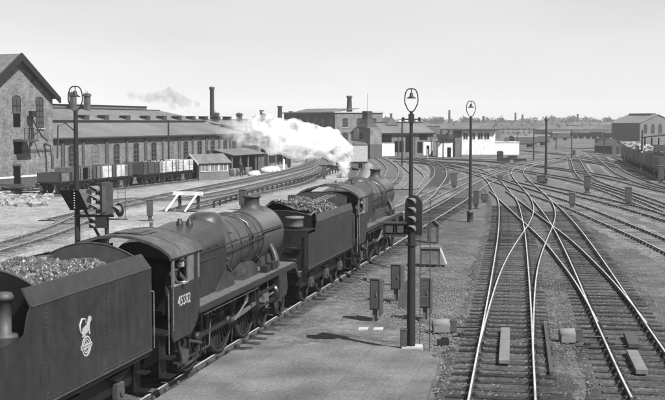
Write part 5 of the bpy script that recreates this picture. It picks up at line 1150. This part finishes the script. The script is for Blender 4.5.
# signal box
r_, L = facade(461.5, 206, 519, 206, 'white two-level signal box with dark flat roof and window band', 'signal box', 'signal_box')
def sx(u): return L*(u-461.5)/57.5
b = MB(); b.b2(0, L, 0, 4.5, .45, 2.72); b.b2(0, sx(495), .0, 4.5, 2.72, 4.95); b.build('wall', 'render', r_)
b = MB(); b.b2(-.05, L+.05, -.06, 4.55, 0, .45); b.build('plinth', 'plinth', r_); b = MB(); b.b2(sx(495), L+.1, -.08, 4.6, 2.72, 2.84); b.build('flat_roof', 'render', r_)
b = MB(); b.b2(sx(449), sx(496.5), -.7, 5.4, 4.95, 5.15); b.build('roof', 'slated', r_)
for u0, u1 in ((463, 467.5), (470, 475), (477.5, 482.5), (484, 489)): win(r_, sx(u0)-.05, sx(u1)+.05, 3.3, 4.5, 0, 0, 'white', False, 0, 'glass')
b = MB(); b.b2(sx(455), -.02, .1, 4.4, .0, 4.93); b.build('dark_bay', 'grey', r_)
b = MB(); b.b2(sx(438), sx(453)-.02, .3, 4.2, .0, 2.75); an = b.build('annex', 'render', r_); b = MB(); b.b2(sx(437), sx(453)-.02, .2, 4.3, 2.75, 2.95); b.build('annex_roof', 'slated', an)
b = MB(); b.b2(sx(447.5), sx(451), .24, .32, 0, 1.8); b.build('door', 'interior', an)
b = MB(); b.add([(sx(440), -.2, 2.9), (sx(449.5), -.2, 5.0), (sx(449.5), -.2, 4.7), (sx(441), -.2, 2.6), (sx(440), .9, 2.9), (sx(449.5), .9, 5.0), (sx(449.5), .9, 4.7), (sx(441), .9, 2.6)], [(0, 1, 2, 3), (4, 7, 6, 5), (0, 4, 5, 1), (1, 5, 6, 2), (2, 6, 7, 3), (3, 7, 4, 0)]); b.build('stair', 'darkm', r_)
b = MB(); b.b2(sx(506), sx(510), 1.5, 2.3, 2.8, 3.6); b.build('tank', 'grey2', r_)
for u, v, w_, h_, lb in ((500, 161, 1.0, 1.7, 'dark drum-topped cabinet in front of the white signal box'), (512, 160, 1.6, .8, 'low dark locker right of the cabinet before the signal box'), (506, 161.5, 1.2, .7, 'low dark locker beside the cabinet before the signal box'), (520, 162, 2.0, .6, 'long low dark locker at the corner of the signal box')):
    p = G(u, v); c = empty('lineside_locker', (p.x, p.y, 0), 0, lb, 'locker', 'dark lockers by the signal box'); b = MB(); b.b2(-w_/2, w_/2, -.4, .4, 0, h_*.86); b.build('case', 'darkm', c, .03); b = MB(); b.prism([(-w_/2-.05, h_*.86), (w_/2+.05, h_*.86), (w_/2*.6, h_), (-w_/2*.6, h_)], 'xz', -.45, .45); b.build('lid', 'grey2', c)
# right: large gabled shed
r_, L = facade(639.5, 376, 674, 385, 'large shed with a pale gable and arched windows at the right edge', 'shed', 'engine_shed')
b = MB(); b.prism([(0, 0), (L, 0), (L, 6.3), (L/2, 9.0), (0, 6.3)], 'xz', 0, .5); b.build('gable_wall', 'grey', r_)
dirx = 24; b = MB(); b.prism([(0.01, 0), (L-.01, 0), (L-.01, 6.25), (L/2, 8.9), (.01, 6.25)], 'xz', .5, 13); b.build('side_wall', 'woodd', r_)  # dark material puts the shade on this side into its colour
for s in (0, 1): slab_roof([(L/2, -.3, 9.15), (L*s+(.4 if s else -.4), -.3, 6.2), (L*s+(.4 if s else -.4), 13.5, 6.2), (L/2, 13.5, 9.15)], 'slate', r_)
b = MB(); b.b2(L/2-1.2, L/2+1.2, 2, 12, 8.9, 9.5); b.build('roof_lantern', 'slated', r_)
for x in (1.6, 5.2, 8.8): win(r_, x, x+1.8, 2.6, 5.0, 0, .9, 'grey2', False, 2, 'glass')
# right: shelter with a pale hoarding, pole
r_, L = facade(643, 158, 672, 152, 'low shelter with dark roof and long pale boarding at the right edge', 'shelter', 'shelter')
b = MB(); b.b2(0, L, 0, .1, 2.45, 3.35); b.build('pale_boarding', 'conc', r_); b = MB(); b.b2(0, L, .1, 3, 0, 1.9); b.build('wall', 'grey', r_)
for k in range(5): x = .1+k*(L-.2)/4; b = MB(); b.b2(x-.08, x+.08, .1, .25, 1.9, 4.3); b.build('post', 'darkm', r_)
slab_roof([(-.2, -.3, 4.35), (L+.2, -.3, 4.8), (L+.2, 3.2, 5.2), (-.2, 3.2, 4.8)], 'slated', r_)
def pole(u, v, vt, label, r=.11, arms=0, m='darkm', pale=0):
    p = G(u, v); h_ = ZD(vt, p.y); c = empty('telegraph_pole', (p.x, p.y, 0), R(random.uniform(-20, 20)), label, 'pole', 'poles about the junction')
    b = MB(); b.tube([(0, 0, pale), (0, 0, h_)], [r, r*.75], 8); b.build('pole', m, c)
    if pale: b = MB(); b.tube([(0, 0, 0), (0, 0, pale)], [r*1.1, r], 8); b.build('painted_foot', 'white', c)
    for k in range(arms): b = MB(); b.b2(-.7, .7, -.05, .05, h_-.3-k*.4, h_-.2-k*.4); b.build('crossarm', m, c)
pole(641.5, 171, 130, 'pole with a white-painted lower half before the right-hand shelter', .13, 0, 'darkm', 2.6)
pole(533.5, 161, 129, 'dark pole left of the thin lantern lamp, far side of the junction', .12)
pole(517.5, 152, 132, 'dark pole by the grey covered wagon beyond the signal box', .12, 1)
pole(571.5, 158, 130, 'dark pole right of the thin lantern lamp, far side of the junction', .12)
pole(574, 156, 150, 'short dark stump post at the foot of a far pole', .35)
pole(402, 166, 118, 'pole just left of the tall hoop lamp, near the low pale shed', .14, 2)
pole(377.5, 158, 128, 'pole before the long low pale shed, near the tower', .13, 2)
pole(488, 157, 133, 'dark pole standing before the right half of the white signal box', .1)
pole(604, 156, 133, 'dark pole near the small far hut', .12, 1)
pole(556, 150, 133, 'thin far pole between the lantern lamp and the dark pole', .12, 1)
pole(443, 160, 136, 'dark pole by the annex of the signal box', .11)
pole(427.5, 158, 149, 'short pale post before the low pale shed', .12, 0, 'conc')
pole(169, 181, 120, 'pole standing against the long workshop behind the white wagons', .11)
# small gabled hut, coach, covered wagons
r_, L = facade(612, 225, 622, 228, 'small gabled hut where the far tracks converge on the right', 'hut', 'platelayers_hut')
b = MB(); b.prism([(0, 0), (L, 0), (L, 1.7), (L/2, 2.6), (0, 1.7)], 'xz', 0, 4); b.build('wall', 'grey2', r_)
for s in (0, 1): slab_roof([(L/2, -.2, 2.72), (L*s+(.2 if s else -.2), -.2, 1.62), (L*s+(.2 if s else -.2), 4.2, 1.62), (L/2, 4.2, 2.72)], 'slated', r_, t=.06)
b = MB(); b.b2(L*.35, L*.7, -.03, .02, 0, 1.5); b.build('door', 'darkm', r_)
def coach(x, y, rz, L, label, side='darkm', end='conc', roof='grey', h=2.3, W=2.6, nw=6, name='railway_coach', group='coaches and vans'):
    c = empty(name, (x, y, .2), rz, label, 'coach' if nw else 'covered wagon', group)
    b = MB(); b.b2(-L/2+.02, L/2-.02, -W/2, W/2, 1.0, 1.0+h); b.build('body', side, c)
    for sg_ in (-1, 1): b = MB(); b.prism([(-W/2+.05, 1.05), (W/2-.05, 1.05), (W/2-.05, 1+h), (W*.25, 1.3+h), (-W*.25, 1.3+h), (-W/2+.05, 1+h)], 'yz', sg_*L/2, sg_*(L/2-.02)); b.build('end_panel', end, c)
    b = MB(); pr = [(-W/2-.06, 1+h), (-W*.4, 1.22+h), (-W*.2, 1.36+h), (0, 1.4+h), (W*.2, 1.36+h), (W*.4, 1.22+h), (W/2+.06, 1+h)]; b.prism(pr, 'yz', -L/2-.1, L/2+.1); b.build('roof', roof, c)
    for k in range(nw):
        for sg_ in (-1, 1): x0 = -L/2+L*(k+.3)/nw; b = MB(); b.b2(x0, x0+L*.4/nw, sg_*W/2, sg_*(W/2+.02), 2.1, 2.9); b.build('window', 'glass', c)
    b = MB(); b.b2(-L/2, L/2, -W/2+.1, W/2-.1, .8, 1.0); b.b2(-L/2-.5, L/2+.5, -.1, .1, .8, .95); b.build('underframe', 'black', c)
    for xx in (-L*.38, -L*.28, L*.28, L*.38) if L > 8 else (-L*.28, L*.28):
        for yy in (-.75, .75): b = MB(); b.lathe([(.46, -.06), (.46, .06), (.02, .08)], (xx, yy, .46), 'y', 14); b.build('wheel', 'oily', c)
    return c
p = G(358.5, 171); coach(p.x-1.2, p.y+8.5, R(90+8), 17, 'railway coach with a pale end standing beyond the leading locomotive')
for k, (u0, v, a, lb) in enumerate(((523, 148.5, 20, 'grey covered wagon just right of the white signal box'), (537, 146.5, 18, 'second covered wagon beyond the signal box, partly behind poles'), (560, 141, 10, 'far covered wagon in the row right of the lantern lamp'))):
    p = G(u0, v); coach(p.x, p.y, R(a), 6.4, lb, 'grey2', 'grey2', 'grey', 1.6, 2.4, 0, 'covered_wagon', None)
# dark wagons on the right siding
lbs = ['nearest dark wagon of the right-hand row, by the frame edge', 'second dark wagon of the right-hand row', 'third dark wagon of the right-hand row, behind the white-footed pole', 'fourth dark wagon of the right-hand row', 'fifth dark wagon of the right-hand row', 'sixth dark wagon of the right-hand row', 'farthest dark wagon of the right-hand row']
a = G(665, 179.5); c = G(629, 162); d = (c-a); 
for k in range(7):
    q = a+d*(k/6.0); wg = wagon(q, math.atan2(d.y, d.x), d.length/6-1.1, 'darkm' if k % 2 else 'grey2', [], lbs[k], 1.3, 'dark wagons of the right-hand row')
    if k in (3, 4, 6):
        b = MB()
        for t in range(26): b.box(q.x+random.uniform(-.8, .8), q.y+random.uniform(-2, 2), 2.6+random.uniform(-.15, .4), .7, .7, .5, random.random()*3, rx=random.random())
        tag(b.build('scrap_load', 'rubble'), 'pale heaped load in the '+{3: 'fourth', 4: 'fifth', 6: 'farthest'}[k]+' dark wagon of the right-hand row', None, None, 'stuff')
# far rows of wagons
fw = MB(); proto = None
def far_row(u0, v0, u1, v1, lb, m='darkm', h=1.3):
    a = G(u0, v0); c = G(u1, v1); d = c-a; n = max(2, int(d.length/6.3)); g0 = None
    for k in range(n):
        q = a+d*((k+.5)/n)
        od = ['first', 'second', 'third', 'fourth', 'fifth', 'sixth', 'seventh', 'eighth', 'ninth', 'tenth', 'eleventh', 'twelfth'][k] if n > 2 else ['left', 'right'][k]
        c_ = empty('far_wagon', (q.x, q.y, .2), math.atan2(d.y, d.x), lb.replace('wagon', od+' wagon', 1), 'wagon', 'far rows of wagons')
        b = MB(); hh_ = h*random.choice((.9, 1, 1, 1.25)); b.b2(-2.8, 2.8, -1.1, 1.1, .9, 1.0+hh_); b.build('body', random.choice((m, m, 'grey2')), c_)
        b = MB(); 
        for x in (-1.7, 1.7): b.lathe([(.46, -.9), (.46, .9)], (x, 0, .46), 'y', 10)
        b.b2(-3.1, 3.1, -.15, .15, .75, .95); b.build('running_gear', 'black', c_)
far_row(440, 141.5, 452, 142, 'wagon in the short far row left of the signal box')
far_row(541, 138.5, 632, 140, 'wagon in the long dark far row left of the large gabled shed')
far_row(548, 135.5, 640, 135.2, 'wagon in the farthest dark row under the town')
far_row(598, 147.5, 612, 149, 'wagon in the short dark row left of the small far hut')

# ------------------------------------------------------------ far town and trees
def crown_mesh(seed, n=150):
    rnd = random.Random(seed); b = MB(); cl = [(Vector((rnd.gauss(0, .3), rnd.gauss(0, .3), rnd.uniform(.25, .9))), rnd.uniform(.18, .34)) for _ in range(9)]
    for k in range(n*4):
        c, r = rnd.choice(cl); d = Vector((rnd.gauss(0, 1), rnd.gauss(0, 1), rnd.gauss(0, 1))).normalized()*r*rnd.uniform(.6, 1.1); p = c+d
        q = Matrix.Rotation(rnd.random()*6, 3, Vector((rnd.random()-.5, rnd.random()-.5, rnd.random()-.5)).normalized()); s_ = rnd.uniform(.03, .07)
        s_ *= .75; b.add([p+q @ Vector(t)*s_ for t in ((-1, -.7, 0), (1, -.7, .2), (1, .7, 0), (-1, .7, -.2))], [(0, 1, 2, 3)])
    return b
crowns = []; 
for k in range(4): o = crown_mesh(k).build('crown', 'foliage'); crowns.append(o.data); bpy.data.objects.remove(o)
b = MB(); b.tube([(0, 0, 0), (.02, 0, .3), (0, .02, .6)], [.04, .03, .015], 6)
for a in (0, 2, 4): b.tube([(0, 0, .3), (.15*math.cos(a), .15*math.sin(a), .6)], [.02, .008], 4)
o = b.build('trunk', 'bark'); TR = o.data; bpy.data.objects.remove(o)
rt = random.Random(3)
def tree(x, y, h_, lb, grp):
    t = empty('tree', (x, y, 0), rt.random()*6, lb, 'tree', grp); t.scale = (h_*rt.uniform(.8, 1.2), h_*rt.uniform(.8, 1.2), h_)
    for me in (rt.choice(crowns), TR): o = bpy.data.objects.new('crown' if me is not TR else 'trunk', me); COL.objects.link(o); o.parent = t
for k in range(100):
    u = rt.uniform(425, 690) if k < 80 else rt.uniform(240, 430); D = rt.uniform(760, 1150)
    hh = rt.uniform(4.5, 8.5)*(D/600)**.6; tree(XD(u, D), D, hh, 'distant tree on the skyline, taller than its neighbours, right of the tower' if hh > 9.4 and u > 372 else 'distant tree on the skyline to the right of the tower' if u > 372 else 'distant tree on the skyline behind the warehouse', 'tall distant trees right' if hh > 9.4 and u > 372 else 'distant trees right' if u > 372 else 'distant trees centre')
def house_mesh(L, W, h, rf, stacks):
    w_ = MB(); w_.prism([(-W/2, 0), (W/2, 0), (W/2, h), (0, h+rf), (-W/2, h)], 'yz', -L/2, L/2)
    r = MB()
    for s in (-1, 1): r.add([(-L/2-.2, 0, h+rf+.15), (L/2+.2, 0, h+rf+.15), (L/2+.2, s*(W/2+.3), h-.1), (-L/2-.2, s*(W/2+.3), h-.1), (-L/2-.2, 0, h+rf), (L/2+.2, 0, h+rf), (L/2+.2, s*(W/2+.3), h-.25), (-L/2-.2, s*(W/2+.3), h-.25)], [(0, 1, 2, 3), (7, 6, 5, 4), (3, 2, 6, 7), (0, 3, 7, 4), (1, 5, 6, 2)])
    cs = []
    for x in stacks: c = MB(); c.b2(x-.5, x+.5, -.4, .4, h+rf-.6, h+rf+1.3); cs.append(('chimney', 'brickd', c))
    wn = MB()
    for i in range(int(L/3)):
        for z in ((1, 3.6) if h > 4.5 else (1,)): x = -L/2+1.5+i*3; wn.b2(x-.5, x+.5, -W/2-.04, -W/2, z, z+1.4)
    out = []
    for nm, m_, bb in [('wall', 'fhouse', w_), ('roof', 'froof', r), ('window_row', 'glass', wn)]+cs:
        if bb.v: o = bb.build(nm, m_); out.append((nm, o.data)); bpy.data.objects.remove(o)
    return out
HM = [house_mesh(18, 8, 5, 2.4, (-6, 0, 6)), house_mesh(12, 8, 5.4, 2.6, (-5,)), house_mesh(26, 8, 4.6, 2.2, (-9, -3, 3, 9)), house_mesh(34, 14, 3.6, 2.8, ())]
for k in range(150):
    u = rt.uniform(255, 690); D = rt.uniform(560, 1000)
    hm = rt.choice(HM[:3] if k % 4 else HM); t = empty('house', (XD(u, D), D, 0), rt.uniform(-.7, .7), 'distant house in the hazy skyline left of the tall lamp' if u < 405 else 'distant house in the hazy skyline between the two hoop lamps' if u < 468 else 'distant house in the hazy skyline between second hoop lamp and lantern pole' if u < 546 else 'distant house in the hazy skyline right of the lantern pole', 'house', 'distant houses left' if u < 405 else 'distant houses between lamps' if u < 468 else 'distant houses mid right' if u < 546 else 'distant houses right')
    t.scale = (rt.uniform(.7, 1), .8, rt.uniform(.65, .9)*(D/800)**.7)
    for nm, me in hm: o = bpy.data.objects.new(nm, me); COL.objects.link(o); o.parent = t
for u, D, h_, lb in ((449, 800, 15, 'far chimney on the skyline just left of the second hoop lamp'), (483, 760, 10.5, 'short far chimney on the skyline right of the second hoop lamp'), (515, 900, 14, 'far chimney on the skyline above the grey covered wagon'), (522, 900, 12.5, 'far chimney close beside another above the grey covered wagon'),
        (577, 850, 12.5, 'far chimney on the skyline between lantern pole and gabled shed'), (391, 700, 12, 'far chimney rising above the long low pale shed'), (262, 420, 11, 'leftmost of three chimney tops behind the steam plume'), (280, 380, 12, 'middle of three chimney tops behind the steam plume'), (291, 460, 11, 'rightmost of three chimney tops behind the steam plume')):
    c = empty('mill_chimney', (XD(u, D), D, 0), 0, lb, 'chimney', 'far chimneys')
    chimney(c, 0, 0, 0, h_, 1.6, 'froof', 'stack', 0, True)
for u0, u1, D, h_, lb in ((545, 612, 520, 4.6, 'long low dark shed roof beyond the far wagons'), (442, 500, 430, 5.4, 'long low shed roof behind the signal box'), (386, 440, 420, 6.6, 'long low works roof behind the pale shed'), (575, 625, 640, 6.4, 'farther low works roof left of the large gabled shed')):
    r_, L = facade(u0, D, u1, D+8, lb, 'shed', 'long_low_shed')
    b = MB(); b.b2(0, L, 0, 12, 0, h_-1.6); b.build('wall', 'brickd', r_)
    n = max(2, int(L/9))
    for q in range(n): x0, x1 = L*q/n, L*(q+1)/n; b = MB(); b.prism([(x0, h_-1.6), (x1, h_-1.6), (x0+(x1-x0)*.35, h_)], 'xz', -.2, 12.2); b.build('roof_bay', 'slate' if q % 2 else 'felt', r_)
# ------------------------------------------------------------ steam and smoke
def volmat(name, dens, col, scale, lo=.35, hi=.6, fade=None, aniso=.0):
    m = bpy.data.materials.new(name); m.use_nodes = True; n = m.node_tree; n.nodes.clear()
    out = n.nodes.new('ShaderNodeOutputMaterial'); pv_ = n.nodes.new('ShaderNodeVolumePrincipled'); n.links.new(pv_.outputs[0], out.inputs['Volume'])
    pv_.inputs['Color'].default_value = (col,)*3+(1,); pv_.inputs['Anisotropy'].default_value = aniso
    if scale is None: pv_.inputs['Density'].default_value = dens; return m
    tc = n.nodes.new('ShaderNodeTexCoord'); no = n.nodes.new('ShaderNodeTexNoise'); no.inputs['Scale'].default_value = scale; no.inputs['Detail'].default_value = 8; no.inputs['Roughness'].default_value = .68; no.inputs['Distortion'].default_value = .5
    n.links.new(tc.outputs['Object'], no.inputs['Vector']); mr = n.nodes.new('ShaderNodeMapRange'); mr.inputs['From Min'].default_value = lo; mr.inputs['From Max'].default_value = hi
    mr.inputs['To Min'].default_value = 0; mr.inputs['To Max'].default_value = dens; n.links.new(no.outputs['Fac'], mr.inputs['Value']); src = mr.outputs[0]
    if fade:
        sp = n.nodes.new('ShaderNodeSeparateXYZ'); n.links.new(tc.outputs['Object'], sp.inputs[0]); m2 = n.nodes.new('ShaderNodeMapRange')
        m2.inputs['From Min'].default_value = fade[0]; m2.inputs['From Max'].default_value = fade[1]; m2.inputs['To Min'].default_value = fade[2]; m2.inputs['To Max'].default_value = 1
        n.links.new(sp.outputs[0], m2.inputs['Value']); mu = n.nodes.new('ShaderNodeMath'); mu.operation = 'MULTIPLY'; n.links.new(src, mu.inputs[0]); n.links.new(m2.outputs[0], mu.inputs[1]); src = mu.outputs[0]
    n.links.new(src, pv_.inputs['Density']); return m
def plume(name, blobs, vox, m, label):
    bm = bmesh.new()
    for c, r in blobs:
        for v in bmesh.ops.create_icosphere(bm, subdivisions=2, radius=r)['verts']: v.co += c
    me = bpy.data.meshes.new(name); bm.to_mesh(me); bm.free(); o = bpy.data.objects.new(name, me); COL.objects.link(o)
    rm = o.modifiers.new('r', 'REMESH'); rm.mode = 'VOXEL'; rm.voxel_size = vox
    dg = bpy.context.evaluated_depsgraph_get(); dg.update(); new = bpy.data.meshes.new_from_object(o.evaluated_get(dg)); bpy.data.objects.remove(o)
    new.materials.clear(); new.materials.append(m); o = bpy.data.objects.new(name, new); COL.objects.link(o); tag(o, label, None, None, 'stuff'); return o
rp_ = random.Random(11)
path = [(345, 184, 2.2), (345, 178, 3.2), (345.5, 172, 4.8), (346, 165, 7), (345, 157, 9.5), (341, 150, 12.5), (334, 145, 14), (324, 142, 16), (314, 140, 17), (304, 139, 18), (294, 139, 18), (284, 138, 18), (275, 136, 17), (265, 133, 16), (255, 131, 15), (246, 131, 14), (236, 130, 12), (227, 130, 10), (218, 131, 6)]
DY = on5(18.85+4.3).y
bl = []
for (a, b_) in zip(path, path[1:]):
    for t in (0, .33, .66):
        u = a[0]+(b_[0]-a[0])*t; v = a[1]+(b_[1]-a[1])*t; rpx = a[2]+(b_[2]-a[2])*t; sc = DY/CF
        c = Vector((XD(u, DY), DY, ZD(v, DY))); rr = rpx*sc; bl.append((c, rr*.92))
        for _ in range(8): d = Vector((rp_.gauss(0, 1), rp_.gauss(0, 1), rp_.gauss(0, 1))).normalized(); bl.append((c+d*rr*.75, rr*rp_.uniform(.2, .55)))
plume('steam', bl, .07, volmat('steam_volume', 12, .985, 1.7, .45, .8, (XD(222, DY), XD(335, DY), .05)), 'white steam blown left from the leading locomotive safety valves')
bl = []
for (u, v, r) in ((150, 98, 6), (158, 98, 7), (166, 97, 8), (174, 98, 8), (182, 101, 7), (189, 103, 5), (172, 104, 6), (170, 90, 4), (142, 97, 5), (132, 96, 5), (197, 104, 4)):
    D = 205; c = Vector((XD(u, D), D, ZD(v, D))); bl.append((c, r*D/CF))
    for _ in range(3): d = Vector((rp_.gauss(0, 1), rp_.gauss(0, 1), rp_.gauss(0, 1))).normalized(); bl.append((c+d*r*D/CF*.7, r*D/CF*.5))
plume('smoke', bl, .15, volmat('smoke_volume', .75, .3, .55, .42, .75), 'thin dark smoke drifting above the long workshop roof')
# haze
b = MB(); b.b2(-1300, 1300, -40, 1350, -1.2, 30); tag(b.build('haze', volmat('haze_volume', .0002, .98, None)), 'thin pale haze over the yard', None, None, 'stuff')
